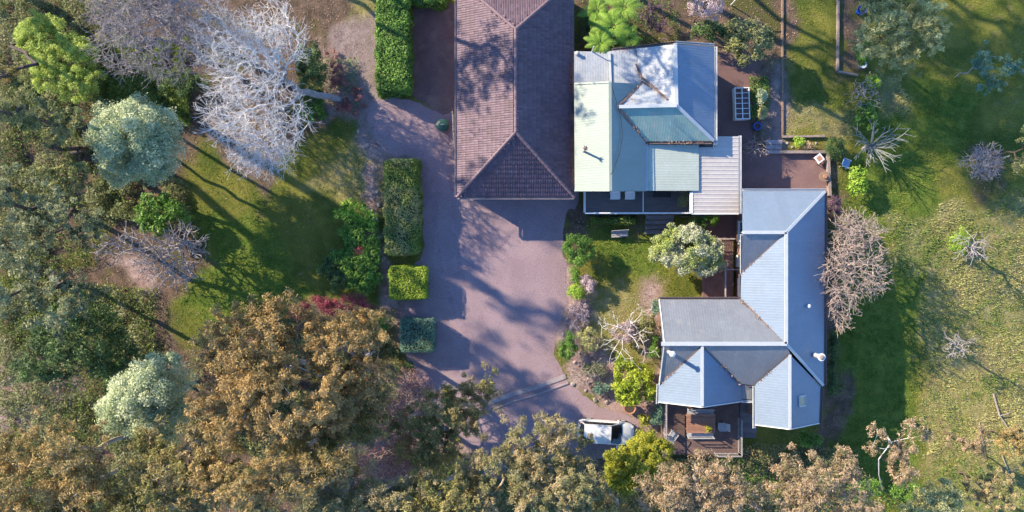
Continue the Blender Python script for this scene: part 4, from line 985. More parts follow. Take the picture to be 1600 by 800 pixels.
STYLE = {  # puff radius, leaf length, leaf width ratio, cover (leaf layers), flatness, trunk factor
 'gum':   dict(pr=.68, leaf=.22, asp=.28, lai=3.3, flat=.7, split=6, jit=.85, shell=.55, low=-.35),
 'gumfine': dict(pr=.6, leaf=.19, asp=.28, lai=3.4, flat=.75, split=6, jit=.85, shell=.55, low=-.35),
 'open':  dict(pr=.6, leaf=.21, asp=.28, lai=1.7, flat=.7, split=6, jit=.85, shell=.4, low=-.5),
 'dense': dict(pr=.52, leaf=.14, asp=.55, lai=6, flat=.85, shell=.8, low=-.1),
 'bush':  dict(pr=.34, leaf=.13, asp=.55, lai=4.6, flat=.8, shell=.7, low=-.25),
 'fine':  dict(pr=.30, leaf=.10, asp=.5, lai=3.6, flat=.8, shell=.7, low=-.25),
 'broad': dict(pr=.36, leaf=.27, asp=.42, lai=3.6, flat=.8, shell=.75, low=-.2),
 'thin':  dict(pr=.42, leaf=.16, asp=.3, lai=1.3, flat=.7, split=4, jit=.9, shell=.4, low=-.4),
}
seed_n = [100]
def plant(name, label, cat, crown, style, mat, bark='bark_brown', base=None, group=None, r0=None, lean=(0, 0), **kw):
    """crown: list of (px, py, z, rx px, ry px, rz m); base: photo point of the foot"""
    seed_n[0] += 1; r = np.random.default_rng(seed_n[0]); S = dict(STYLE[style]); S.update(kw)
    lobes = []
    for px, py, z, ax, ay, az in crown:
        k = (HC - z) / HC / PPM; c = at(px, py, z); lobes.append((c.x, c.y, z, ax * k, ay * k, az))
    C = np.array([l[:3] for l in lobes]); area = sum(math.pi * l[3] * l[4] for l in lobes)
    if base is None: bx, by = C[:, 0].mean() + lean[0], C[:, 1].mean() + lean[1]
    else: g = gp(*base); bx, by = g.x, g.y
    o0 = np.array([bx, by, float(gz(bx, by))]); root = empty(name, tuple(o0), label, cat, group)
    pr = S['pr']; lobes2 = [(a, b, c, max(d - pr * .6, d * .5), max(e - pr * .6, e * .5), max(f - pr * .5, f * .5)) for a, b, c, d, e, f in lobes]
    k = max(5, int(area / (math.pi * pr * pr) * (3.0 if style == 'dense' else 2.5 if style in ('bush', 'fine', 'broad') else 1.9) * (.55 if style in ('open', 'thin') else 1)))
    P = scatter(r, k, lobes2, pr * .55, S['low'], S['shell']); zg = o0[2] + .15; P[:, 2] = np.maximum(P[:, 2], zg + pr * .4)
    R = pr * r.uniform(.65, 1.3, len(P))
    # wood
    top = C.mean(0); hgt = max(top[2] - o0[2], .3); low = min(l[2] - l[5] * .6 for l in lobes); low = max(low, o0[2] + .35 * hgt)
    tp = [o0 - np.array([0, 0, .1])]; nseg = 5
    for i in range(1, nseg + 1):
        f = i / nseg; q = o0 + (np.array([top[0], top[1], max(low, o0[2] + .55 * hgt)]) - o0) * f + r.normal(0, .03 * hgt * (f < 1), 3) * np.array([1, 1, 0]); tp.append(q)
    NP, par = grow(r, tp, P - np.array([0, 0, pr * .25]), .16)
    rr = (r0 or max(.035, .022 * hgt + .012 * math.sqrt(area))) * .58; rad = tube_mesh('', NP, par, max(.009, rr * .09), rr)
    V, F = tubes(NP, par, rad, rad > 0, 6); link('trunk', np_mesh('trunk', V - o0, F, smooth=True), M[bark], root)
    # leaves
    la = S['leaf'] ** 2 * S['asp'] * .5; nl = max(20, int(area * S['lai'] / la / len(P)))
    sp = S.get('split', 0)
    if sp:                                            # each spray is made of a few smaller, looser ones
        off = r.normal(0, 1, (len(P) * sp, 3)) * np.array([.62, .62, .38]); P = np.repeat(P, sp, 0) + off * np.repeat(R, sp)[:, None]; R = np.repeat(R, sp) * r.uniform(.3, .62, len(P)); nl = max(6, nl // sp)
    Pt, d, idx = puff_points(r, P, R, nl, S['flat'])
    V, F = leaf_quads(r, Pt, d * .8 + np.array([0, 0, .45]), S['leaf'], S['asp'], S.get('jit', .6))
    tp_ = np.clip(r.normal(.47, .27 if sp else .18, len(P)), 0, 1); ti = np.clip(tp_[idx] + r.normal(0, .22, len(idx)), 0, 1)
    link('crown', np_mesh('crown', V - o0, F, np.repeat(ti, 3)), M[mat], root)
    return root
def bare(name, label, crown, n, bark, base, r0, rt, cat='tree', group=None, bf=.25, tips=2, tl=.5, trunk_top=.35, shell=.3, low=-.8, spread=None, leaf=None, jig=.15, trunk_shade=None):
    seed_n[0] += 1; r = np.random.default_rng(seed_n[0]); lobes = []
    for px, py, z, ax, ay, az in crown:
        k = (HC - z) / HC / PPM; c = at(px, py, z); lobes.append((c.x, c.y, z, ax * k, ay * k, az))
    g = gp(*base); o0 = np.array([g.x, g.y, g.z]); root = empty(name, tuple(o0), label, cat, group)
    tot = math.fsum(l[3] * l[4] for l in lobes); md = .5 * math.sqrt(tot * 3.1 / n)
    P = scatter(r, n, lobes, md, low, shell); P[:, 2] = np.maximum(P[:, 2], o0[2] + .25)
    top = np.array([l[:3] for l in lobes]).mean(0); tp = [o0 - np.array([0, 0, .1])]
    for i in range(1, 5): f = i / 4 * trunk_top; tp.append(o0 + (top - o0) * f + r.normal(0, .04, 3))
    NP, par = grow(r, tp, P, bf, jig)
    if tips:
        ch = np.bincount(par[par >= 0], minlength=len(NP)); leafn = np.where((ch <= 1) & (np.arange(len(NP)) > 8))[0]
        a = np.repeat(leafn, tips); dirn = unit(NP[a] - NP[par[a]]) + r.normal(0, .55, (len(a), 3)) + np.array([0, 0, .25]); q = NP[a] + unit(dirn) * (tl * r.uniform(.5, 1.3, len(a)))[:, None]
        n0 = len(NP); NP = np.concatenate([NP, q]); par = np.concatenate([par, a])
        b = np.repeat(np.arange(n0, n0 + len(q)), 2); d2 = unit(NP[b] - NP[par[b]]) + r.normal(0, .6, (len(b), 3)); NP = np.concatenate([NP, NP[b] + unit(d2) * (tl * .6 * r.uniform(.5, 1.2, len(b)))[:, None]]); par = np.concatenate([par, b])
    NP[:, 2] = np.maximum(NP[:, 2], gz(NP[:, 0], NP[:, 1]) - .1)
    rad = tube_mesh('', NP, par, rt, r0, .5)
    if n < 200:
        V, F = tubes(NP, par, rad, rad > 0, 5); link('branches', np_mesh('branches', V - o0, F, smooth=True), M[bark], root)
    else: put_wood(root, o0, NP, par, rad, M[bark], r0 * .3, tb=M[trunk_shade or bark])
    if leaf:
        mt, cnt, L = leaf; idx = r.integers(len(NP) // 2, len(NP), cnt); Pt = NP[idx] + r.normal(0, .12, (cnt, 3))
        V, F = leaf_quads(r, Pt, np.tile([0, 0, 1.0], (cnt, 1)), L, .5, .9); link('crown', np_mesh('crown', V - o0, F, np.repeat(r.random(cnt), 3)), M[mt], root)
    return root
def hedge(name, label, x0, y0, x1, y1, h, mat, leaf=.12, dens=330, rnd=.42, amp=.24, skew=None, tone=None):
    seed_n[0] += 1; r = np.random.default_rng(seed_n[0]); a = at(x0, y1, h); b = at(x1, y0, h)
    cx, cy = (a.x + b.x) / 2, (a.y + b.y) / 2; hx, hy = (b.x - a.x) / 2 - .08, (b.y - a.y) / 2 - .08
    root = empty(name, (cx, cy, 0), label, 'hedge')
    def surf(u3):                                   # direction-cube point -> rounded box surface
        q = u3 * np.array([hx, hy, h / 2]); inner = np.clip(q, [-hx + rnd, -hy + rnd, -h / 2 + .02], [hx - rnd, hy - rnd, h / 2 - rnd]); d = unit(q - inner)
        p = inner + d * rnd; nz = (fbm(p[:, 0] + p[:, 2] * .6 + cx, p[:, 1] + p[:, 2] * .4 + cy, .8, 55) - .5) * 2 * amp
        p = p + d * nz[:, None]; return p + np.array([0, 0, h / 2]), d
    faces = [((2 * hx) * (2 * hy), 2, 1), (2 * hy * h, 0, 1), (2 * hy * h, 0, -1), (2 * hx * h, 1, 1), (2 * hx * h, 1, -1)]
    U = []
    for A, ax, s in faces:
        n = int(A * dens * (1 if ax == 2 else .7)); u = r.uniform(-1, 1, (n, 3)); u[:, ax] = s; U.append(u)
    P, d = surf(np.concatenate(U)); P = P - d * (r.random(len(P)) ** 2 * .16)[:, None] + d * (np.where(r.random(len(P)) < .05, r.random(len(P)) * .14, 0))[:, None]; P[:, 2] = np.maximum(P[:, 2], .05)
    V, F = leaf_quads(r, P, d + np.array([0, 0, .3]), leaf, .6, .65)
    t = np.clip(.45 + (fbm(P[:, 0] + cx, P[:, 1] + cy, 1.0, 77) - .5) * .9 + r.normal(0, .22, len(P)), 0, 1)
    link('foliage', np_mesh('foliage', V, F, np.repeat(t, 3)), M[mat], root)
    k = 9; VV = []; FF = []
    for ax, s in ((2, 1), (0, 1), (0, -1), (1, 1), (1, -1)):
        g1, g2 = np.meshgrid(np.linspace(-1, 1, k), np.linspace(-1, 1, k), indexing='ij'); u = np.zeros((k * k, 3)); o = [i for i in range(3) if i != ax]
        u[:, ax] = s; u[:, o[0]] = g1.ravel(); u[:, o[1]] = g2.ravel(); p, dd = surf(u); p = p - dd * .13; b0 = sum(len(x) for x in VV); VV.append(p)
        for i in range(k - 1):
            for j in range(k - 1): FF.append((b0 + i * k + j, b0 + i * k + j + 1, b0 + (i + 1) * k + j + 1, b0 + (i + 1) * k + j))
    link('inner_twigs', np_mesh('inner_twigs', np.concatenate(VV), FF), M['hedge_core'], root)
    return root
def fern(label, px, py, z, L, n, group):
    seed_n[0] += 1; r = random.Random(seed_n[0]); c = at(px, py, z); root = empty('tree_fern', (c.x, c.y, 0), label, 'tree fern', group)
    m = MB(); m.tube([(0, 0, -.1), (.03, .02, z * .5), (0, 0, z)], [.14, .11, .12], 8); m.build('trunk', M['bark_brown'], root)
    for i in range(n):
        th = 2 * math.pi * i / n + r.uniform(-.15, .15); LL = L * r.uniform(.75, 1.1); up = r.uniform(.25, .6); pts = []
        for k in range(9):
            f = k / 8; rr_ = LL * f; pts.append(Vector((math.cos(th) * rr_, math.sin(th) * rr_, z + up * LL * (1.5 * f - 1.75 * f * f))))
        m = MB(); sdv = Vector((-math.sin(th), math.cos(th), 0)); m.tube(pts, [.018 - .0015 * k for k in range(9)], 4)
        for k in range(3, 19):
            f = k / 19; i0 = min(int(f * 8), 7); p = pts[i0].lerp(pts[i0 + 1], f * 8 - i0); t = (pts[i0 + 1] - pts[i0]).normalized()
            ln = .21 * LL * math.sin(math.pi * min(1, (f * .8 + .18))) ** .8
            for s in (-1, 1):
                e = p + sdv * s * ln + t * ln * .35 - Vector((0, 0, ln * .18)); wv = t * LL * .021
                m.poly([p - wv, p + wv, e + wv * .4, e - wv * .4])
        o = m.build('frond', M['fern'], root)
M['fern'] = surf_mat('fern_frond', (.13, .27, .03), (.27, .40, .05), 2.5, .55, 8, .2, 0, .3)

# ------------------------------------------------------------------ hedges
hedge('clipped_hedge', 'tall dark green clipped hedge beside the gravel yard', 583, -25, 641, 144, 2.2, 'leaf_green', .15, 260)
hedge('clipped_hedge', 'long clipped hedge with a browned end beside the driveway', 597, 244, 656, 401, 1.85, 'leaf_hedgedry', .11, 360)
hedge('clipped_hedge', 'bright lime clipped hedge block beside the driveway', 605, 414, 668, 470, 1.7, 'leaf_limehedge', .10, 420, .3, .1)
hedge('clipped_hedge', 'blue green clipped hedge block beside the driveway', 622, 497, 680, 553, 1.6, 'leaf_bluegreen', .10, 420, .3, .08)
hedge('clipped_hedge', 'low hedge strip across the top of the gravel yard', 643, -22, 700, 6, 1.6, 'leaf_green', .13, 280)
hedge('clipped_hedge', 'low green hedge growing against the front deck', 922, 337, 1000, 352, .8, 'leaf_hedge', .11, 300, .25)
# ------------------------------------------------------------------ bare trees
bare('bare_tree', 'large leafless white barked tree beside the left lawn', [(395, 150, 6.3, 80, 108, 2.6), (425, 60, 6.2, 50, 54, 2.0), (350, 60, 6, 52, 46, 2.0), (410, 235, 5.6, 46, 46, 1.9)], 1000, 'bark_white', (542, 158), .25, .0078, bf=.2, tips=3, tl=.6, trunk_top=.45, trunk_shade='bark_grey')  # the trunk's grey has the shade on it painted into the colour
bare('bare_tree', 'tangled grey leafless tree at the top left', [(235, 50, 6.5, 85, 75, 2.6), (300, 20, 6.5, 60, 45, 2.2), (190, 10, 6.5, 60, 35, 2.2)], 700, 'bark_lilac', (320, 95), .24, .009, bf=.2, tips=3, tl=.65)
bare('bare_tree', 'small grey leafless tree left of the lawn shrubs', [(215, 388, 3.2, 62, 28, 1.5), (270, 410, 3, 50, 38, 1.6), (285, 380, 2.5, 40, 20, 1.2)], 170, 'bark_lilac', (292, 380), .17, .016, bf=.35, tips=2, tl=.6, trunk_top=.6)
bare('bare_tree', 'pinkish leafless tree against the east wall of the zinc roofed house', [(1332, 412, 3.2, 52, 64, 1.7), (1334, 362, 2.6, 38, 30, 1.3), (1312, 476, 2.4, 24, 36, 1.1)], 480, 'bark_pink', (1322, 405), .16, .0115, bf=.26, tips=3, tl=.5)
bare('bare_tree', 'thin white leafless tree in the centre garden', [(965, 520, 2.2, 35, 30, 1.0), (1000, 505, 2.4, 28, 25, 1.1), (985, 545, 2, 35, 25, .9)], 46, 'bark_white', (988, 528), .055, .008, bf=.4, tips=1, tl=.45)
bare('bare_tree', 'grey twiggy leafless shrub on the shaded right field', [(1537, 255, 1.6, 26, 26, .9)], 160, 'bark_lilac', (1532, 258), .07, .011, bf=.3, tips=2, tl=.4, cat='shrub')
bare('bare_tree', 'white forked leafless sapling high on the right field', [(1522, 385, 2, 22, 20, 1.1)], 26, 'bark_lilac', (1524, 398), .08, .012, bf=.5, tips=2, tl=.5)
bare('bare_tree', 'white leafless sapling in the middle of the right field', [(1497, 540, 1.6, 16, 16, 1)], 40, 'bark_lilac', (1496, 546), .06, .010, bf=.45, tips=2, tl=.4)
bare('bare_tree', 'small bluish leafless shrub above the starburst tree', [(1350, 148, 1.2, 22, 24, .7)], 70, 'bark_lilac', (1350, 148), .05, .011, cat='shrub', bf=.5, tips=1, tl=.35)
bare('bare_tree', 'tiny twiggy leafless shrub between terrace and patio', [(1180, 230, .9, 20, 14, .6)], 60, 'bark_pink', (1182, 228), .04, .009, cat='shrub', bf=.4, tips=1, tl=.35)
bare('bare_tree', 'tangled leafless shrub where the drain meets the garden', [(912, 583, .9, 28, 20, .5)], 110, 'bark_pale', (915, 585), .05, .010, cat='shrub', bf=.3, tips=1, tl=.35)
bare('bare_tree', 'reddish leafless tree above the bottom canopy beside the driveway', [(632, 665, 4.5, 34, 52, 1.8), (600, 725, 4.5, 45, 22, 1.5), (650, 610, 3.5, 20, 22, 1.2)], 420, 'bark_pink', (655, 640), .13, .013, bf=.3, tips=2, tl=.5, leaf=('leaf_redtwig', 9000, .13))
# starburst pollard
def starburst(label, px, py, L, n):
    r = random.Random(5); g = gp(px, py); root = empty('pollarded_tree', g, label, 'tree')
    m = MB(); m.tube([(0, 0, -.1), (0, 0, .5), (.02, 0, 1.1)], [.24, .2, .22], 10); m.build('trunk', M['bark_grey'], root)
    m = MB()
    for i in range(n):
        th = 2 * math.pi * i / n + r.uniform(-.12, .12); LL = L * r.uniform(.65, 1.1) * (1.25 if abs(th - 0.05) < .5 or th > 6 else 1); up = r.uniform(.3, 1.6); bend = r.uniform(-.5, .5)
        pts = []
        for k in range(6):
            f = k / 5; t2 = th + bend * f; pts.append(Vector((math.cos(t2) * LL * f, math.sin(t2) * LL * f, 1.0 + up * (2 * f - f * f))))
        m.tube(pts, [.05, .045, .038, .032, .026, .018], 5)
        for k in range(3):
            p = pts[2 + k]; t2 = th + bend * .6 + r.choice((-1, 1)) * r.uniform(.5, .9); l2 = LL * r.uniform(.18, .35)
            m.tube([p, p + Vector((math.cos(t2) * l2 * .6, math.sin(t2) * l2 * .6, .15)), p + Vector((math.cos(t2) * l2, math.sin(t2) * l2, .25))], [.026, .02, .012], 4)
    m.build('branches', M['bark_pollard'], root)
M['bark_pollard'] = surf_mat('bark_pollard', (.27, .28, .26), (.19, .20, .18), 4, .85, 20, .25, .2)
starburst('grey pollarded tree with a starburst of thick bare branches', 1350, 232, 2.05, 26)
# ------------------------------------------------------------------ garden trees and shrubs, upper left
plant('silver_tree', 'round silver green tree left of the white bare tree', 'tree', [(222, 220, 6, 68, 66, 3), (195, 205, 5.4, 42, 48, 2.4), (250, 235, 5.6, 42, 48, 2.6), (195, 262, 4.6, 38, 34, 2.0)], 'dense', 'leaf_silver', 'bark_grey', r0=.2, pr=.62)
plant('silver_tree', 'silver green tree beside the golden gums at lower left', 'tree', [(258, 592, 7, 50, 50, 2.6), (208, 636, 6.4, 48, 50, 2.5), (256, 645, 6.4, 50, 46, 2.5), (235, 615, 7, 50, 50, 2.6)], 'dense', 'leaf_silver', 'bark_grey', r0=.2, pr=.62)
plant('leafy_shrub', 'bright yellow green thicket in the top left corner', 'shrub', [(95, 90, 2.4, 62, 55, 1.3), (125, 130, 2.2, 38, 34, 1.1), (60, 60, 2.6, 40, 38, 1.2)], 'fine', 'leaf_meadow', lai=3.2)
plant('leafy_shrub', 'dark green shrub below the round silver tree', 'shrub', [(250, 335, 1.5, 46, 34, 1.0)], 'broad', 'leaf_green')
plant('leafy_shrub', 'dark green shrub hidden behind the white bare tree', 'shrub', [(487, 112, 1.4, 28, 46, 1.0)], 'bush', 'leaf_deep')
plant('leafy_shrub', 'green shrub at the foot of the white bare tree', 'shrub', [(492, 172, .9, 24, 20, .6)], 'broad', 'leaf_green')
plant('leafy_shrub', 'low reddish shrub above the white bare tree foot', 'shrub', [(527, 110, .5, 14, 34, .4)], 'thin', 'leaf_redtwig', lai=2.2)
plant('leafy_shrub', 'low rusty shrub right at the white bare tree foot', 'shrub', [(545, 158, .5, 20, 24, .4)], 'thin', 'leaf_redtwig', lai=2)
plant('leafy_shrub', 'green shrub under the grey bare tree at top', 'shrub', [(285, 130, 1.0, 40, 24, .7)], 'bush', 'leaf_deep', lai=2.4)
plant('lawn_shrub', 'bright green leafy shrub at the top of the lawn bed', 'shrub', [(552, 330, 1.1, 30, 20, .6), (578, 345, 1.1, 16, 18, .5)], 'broad', 'leaf_bright', lai=3)
plant('lawn_shrub', 'dark green shrub filling the middle of the lawn bed', 'shrub', [(562, 368, 1.0, 32, 30, .6), (568, 398, 1.0, 30, 26, .6)], 'bush', 'leaf_green', lai=4.4)
plant('lawn_shrub', 'dark green shrub at the bottom of the lawn bed', 'shrub', [(565, 430, 1.1, 32, 30, .7), (540, 405, 1.0, 26, 24, .6)], 'broad', 'leaf_green', lai=4, leaf=.2)
plant('lawn_shrub', 'deep green shrub jutting left from the lawn bed', 'shrub', [(522, 415, .9, 26, 26, .6), (535, 440, .9, 26, 18, .6)], 'bush', 'leaf_deep', lai=4)
plant('flowering_shrub', 'tiny dark red shrub inside the lawn bed', 'shrub', [(561, 391, 1.5, 5, 5, .2)], 'fine', 'leaf_crimson')
plant('flowering_shrub', 'crimson leaved shrub behind the golden gum tops', 'shrub', [(545, 480, 3.0, 40, 20, 1.1), (500, 472, 3.0, 30, 14, 1.0), (470, 485, 2.8, 22, 14, .9)], 'fine', 'leaf_crimson', lai=2.0)
plant('leafy_shrub', 'small dark round shrub under the blue green hedge', 'shrub', [(636, 578, .9, 14, 14, .7)], 'fine', 'leaf_deep')
plant('leafy_shrub', 'small green shrub left of the blue green hedge', 'shrub', [(588, 505, 1.1, 18, 16, .7)], 'bush', 'leaf_green')
# ------------------------------------------------------------------ gum trees, left and bottom
GL = 'gum trees along the left edge'
plant('gum_tree', 'dark gum leaning off the left edge, highest of three', 'tree', [(30, 172, 12, 58, 40, 2.2), (-60, 200, 17, 85, 75, 3.4), (85, 205, 9, 46, 36, 1.8), (100, 265, 7, 50, 34, 1.6)], 'open', 'leaf_gum', 'bark_dark', (118, 242), GL, .3, lai=2.6)
plant('gum_tree', 'dark gum leaning off the left edge, middle one', 'tree', [(30, 295, 12, 66, 34, 2.2), (-60, 330, 17, 85, 75, 3.4), (95, 350, 8, 62, 42, 1.8), (30, 370, 9, 50, 34, 1.8)], 'open', 'leaf_gumgrey', 'bark_dark', (112, 326), GL, .3, lai=2.8)
plant('gum_tree', 'dark gum leaning off the left edge, lowest of three', 'tree', [(60, 478, 10, 84, 40, 2.2), (-60, 440, 16, 80, 70, 3.2), (25, 405, 10, 46, 26, 1.6), (110, 450, 8, 40, 26, 1.4)], 'open', 'leaf_gumgrey', 'bark_dark', (75, 436), GL, .28, lai=2.8)
plant('gum_tree', 'olive gum filling the top left corner', 'tree', [(-40, 0, 15, 46, 40, 3), (-20, 70, 13, 36, 30, 2.5), (5, 130, 9, 26, 30, 1.6)], 'open', 'leaf_olive', 'bark_dark', (20, 70), None, .22, lai=2.2)
plant('dark_tree', 'dense dark green tree left of the lower silver tree', 'tree', [(125, 520, 5.5, 72, 58, 2.6), (185, 560, 4.6, 46, 42, 2.0), (70, 570, 5, 50, 34, 1.8)], 'bush', 'leaf_deep', 'bark_dark', r0=.22, lai=3, pr=.5, leaf=.17)
plant('leafy_shrub', 'green shrub tucked between dark tree and lower silver tree', 'shrub', [(185, 590, 3.0, 26, 30, 1.0)], 'bush', 'leaf_green')
GG = 'golden gums along the bottom'
plant('gum_tree', 'golden gum with pale limbs in the bottom left corner', 'tree', [(95, 700, 11, 70, 48, 2.2), (50, 770, 11, 80, 50, 2.4), (150, 760, 10, 60, 55, 2.4), (-20, 720, 10, 50, 60, 2)], 'gum', 'leaf_gold', 'bark_pale', (205, 680), GG, .3, lai=3.0)
plant('gum_tree', 'golden gum just below the lower silver tree', 'tree', [(265, 745, 10, 62, 62, 2.6), (235, 690, 10, 34, 34, 1.6), (215, 800, 10, 60, 40, 2.4)], 'gum', 'leaf_olive', 'bark_pale', (330, 660), GG, .28, lai=3.6)
plant('gum_tree', 'largest golden brown gum, its round crown below the left lawn', 'tree', [(385, 560, 11.5, 84, 74, 3), (450, 620, 12, 82, 74, 3), (360, 640, 11, 66, 58, 2.6), (430, 500, 10, 70, 40, 2.2)], 'gum', 'leaf_rust', 'bark_pale', (510, 565), GG, .36, lai=4.0)
plant('gum_tree', 'rusty brown gum between the largest gum and the driveway', 'tree', [(535, 545, 9.5, 82, 52, 2.6), (570, 610, 8.5, 56, 44, 2.2), (510, 640, 9.5, 56, 44, 2.2), (560, 505, 8, 42, 26, 1.6)], 'gumfine', 'leaf_rust', 'bark_pale', (600, 530), GG, .3, lai=3.9)
plant('gum_tree', 'golden gum at the bottom edge under the largest gum', 'tree', [(420, 740, 11, 95, 58, 2.8), (340, 740, 10, 50, 60, 2.4), (520, 720, 10, 56, 44, 2.2)], 'gum', 'leaf_gold', 'bark_pale', (520, 660), GG, .3, lai=3.6)
plant('gum_tree', 'brown gum at the bottom edge below the reddish bare tree', 'tree', [(610, 780, 9.5, 80, 36, 2.0), (540, 790, 9.5, 50, 36, 2)], 'gumfine', 'leaf_brown', 'bark_pale', (640, 740), GG, .24, lai=3.6)
plant('gum_tree', 'dark green gum with one bright sprig over the driveway', 'tree', [(690, 650, 6.5, 60, 50, 2.4), (725, 630, 6.0, 42, 34, 1.8), (670, 705, 6, 50, 42, 2), (757, 600, 6.4, 14, 14, .7)], 'gumfine', 'leaf_olive', 'bark_brown', (705, 620), GG, .22, lai=4.2)
plant('gum_tree', 'brown gum overhanging the white car tail', 'tree', [(850, 695, 8, 66, 44, 2.2), (780, 740, 8.5, 66, 50, 2.2), (875, 760, 8.5, 70, 50, 2.4), (740, 790, 8, 60, 40, 2)], 'gumfine', 'leaf_brown', 'bark_pale', (800, 705), GG, .28, lai=4.3)
plant('lime_tree', 'round yellow lime bush in front of the white car', 'shrub', [(992, 722, 3.2, 46, 44, 1.7), (970, 745, 2.9, 34, 34, 1.4), (1015, 700, 2.8, 36, 30, 1.3)], 'bush', 'leaf_yellowlime', 'bark_brown', r0=.12, lai=5.5)
plant('gum_tree', 'pink tinged gum at the bottom below the rear deck', 'tree', [(1095, 745, 7.5, 66, 40, 2.2), (1045, 775, 7.5, 54, 40, 2), (1150, 770, 7.5, 56, 36, 2)], 'gumfine', 'leaf_pinkgold', 'bark_pale', (1080, 715), GG, .22, lai=3.0)
plant('gum_tree', 'pink tinged gum at the bottom below the narrow gable', 'tree', [(1265, 745, 7.5, 54, 42, 2.2), (1310, 735, 7, 30, 36, 1.6), (1235, 790, 7.5, 60, 36, 2), (1330, 785, 7, 46, 34, 1.8)], 'gumfine', 'leaf_pinkgold', 'bark_pale', (1262, 765), GG, .22, lai=2.7)
plant('gum_tree', 'slender pink gum with white forked trunk on the lawn edge', 'tree', [(1372, 670, 6.5, 16, 13, .8), (1422, 662, 7, 14, 10, .7), (1410, 700, 6, 20, 20, .9), (1402, 730, 5.5, 24, 26, 1.1), (1362, 702, 5.8, 12, 10, .6), (1448, 682, 6, 9, 10, .5)], 'gumfine', 'leaf_pinkgold', 'bark_white', (1372, 772), None, .075, pr=.42, lai=2.8)
plant('leafy_shrub', 'pale yellow green shrub at the bottom of the right field', 'shrub', [(1465, 775, 3, 44, 26, 1.4), (1430, 795, 3, 30, 16, 1)], 'bush', 'leaf_paleolive')
plant('leafy_shrub', 'olive shrub at the bottom edge between the pink gums', 'shrub', [(1200, 775, 4, 34, 26, 1.4), (1190, 800, 4, 40, 20, 1.4)], 'bush', 'leaf_olive')
plant('leafy_shrub', 'green shrub beneath the slender pink gum', 'shrub', [(1350, 765, 1.5, 30, 18, .8), (1415, 768, 1.2, 30, 16, .8)], 'bush', 'leaf_green', lai=3.1)
plant('leafy_shrub', 'grey brown scrubby bush in the bottom right corner', 'shrub', [(1550, 765, 2.4, 50, 34, 1.2)], 'thin', 'leaf_brown', lai=2.9)
plant('leafy_shrub', 'low rusty scrub bush on the lower right field', 'shrub', [(1515, 690, 1.4, 36, 26, .9)], 'thin', 'leaf_pinkgold', lai=2.1)
plant('leafy_shrub', 'yellowish scrubby bush at the right edge of the field', 'shrub', [(1590, 690, 1.6, 34, 34, 1.0)], 'thin', 'leaf_gold', lai=2.3)
plant('gum_tree', 'olive gum at the bottom edge left of the brown car gum', 'tree', [(700, 770, 9, 60, 46, 2.2), (650, 800, 9, 60, 36, 2)], 'gum', 'leaf_olive', 'bark_pale', (715, 735), GG, .24, lai=3.6)
plant('gum_tree', 'olive gum at the bottom edge right of the lime bush', 'tree', [(940, 800, 7, 56, 34, 1.8), (1000, 800, 6, 50, 26, 1.6)], 'gumfine', 'leaf_olive', 'bark_pale', (950, 770), GG, .2, lai=3.6)
plant('gum_tree', 'olive gum at the bottom edge below the corner gum', 'tree', [(130, 805, 10, 80, 40, 2.2), (20, 810, 10, 70, 34, 2.2)], 'gum', 'leaf_olive', 'bark_pale', (190, 730), GG, .26, lai=3.4)
plant('gum_tree', 'brown gum filling the gap between largest gum and lower silver tree', 'tree', [(320, 690, 9, 46, 50, 2.2), (300, 770, 9.5, 50, 50, 2.2)], 'gumfine', 'leaf_brown', 'bark_pale', (390, 640), GG, .24, lai=3.4)
plant('gum_tree', 'olive gum under the rusty brown gum beside the reddish tree', 'tree', [(560, 665, 7, 52, 46, 2.0), (480, 680, 8, 60, 40, 2.0)], 'gumfine', 'leaf_olive', 'bark_pale', (600, 620), GG, .22, lai=3.2)
# ------------------------------------------------------------------ garden between the houses
plant('flowering_bush', 'big round cream flowering bush below the terrace roof', 'shrub', [(1078, 392, 2.6, 52, 42, 1.5), (1040, 385, 2.2, 28, 36, 1.3), (1105, 400, 2.2, 32, 32, 1.2)], 'bush', 'leaf_cream', 'bark_brown', r0=.1, lai=4.6)
plant('leafy_shrub', 'green bush at the driveway corner beside the garden lawn', 'shrub', [(905, 390, 1.4, 28, 26, .9)], 'bush', 'leaf_green', lai=4)
plant('leafy_shrub', 'small bright green bush below the corner bush', 'shrub', [(903, 455, .7, 16, 15, .5)], 'bush', 'leaf_bright', lai=4)
plant('leafy_shrub', 'upright pale green shrub between two bushes by the driveway', 'shrub', [(898, 430, .8, 9, 14, .5)], 'fine', 'leaf_green')
plant('flowering_shrub', 'pink blossoming shrub beside the garden lawn', 'shrub', [(919, 443, .8, 13, 16, .5)], 'fine', 'leaf_pinkflower')
plant('flowering_shrub', 'pale pink flowering ground shrub along the driveway edge', 'shrub', [(905, 490, .4, 18, 26, .3)], 'fine', 'leaf_pinkflower', lai=2)
plant('flowering_shrub', 'round pinkish shrub under the white leafless tree', 'shrub', [(977, 517, 1.0, 19, 21, .7)], 'fine', 'leaf_pinkflower')
plant('leafy_shrub', 'dark green shrub right of the round pinkish shrub', 'shrub', [(1005, 510, .9, 20, 22, .6)], 'bush', 'leaf_gum')
plant('leafy_shrub', 'dark green shrub at the driveway bend', 'shrub', [(887, 543, 1.0, 16, 24, .7)], 'fine', 'leaf_green')
plant('leafy_shrub', 'olive shrub in the rockery beside the driveway bend', 'shrub', [(918, 530, .7, 20, 22, .5)], 'fine', 'leaf_paleolive', lai=2.4)
plant('leafy_shrub', 'grey green low shrub in the lower rockery', 'shrub', [(930, 575, .5, 22, 14, .4)], 'fine', 'leaf_gumgrey', lai=2.6)
plant('leafy_shrub', 'blue green tuft above the white car', 'shrub', [(937, 606, .4, 14, 10, .35)], 'broad', 'leaf_bluegreen', leaf=.3, asp=.2)
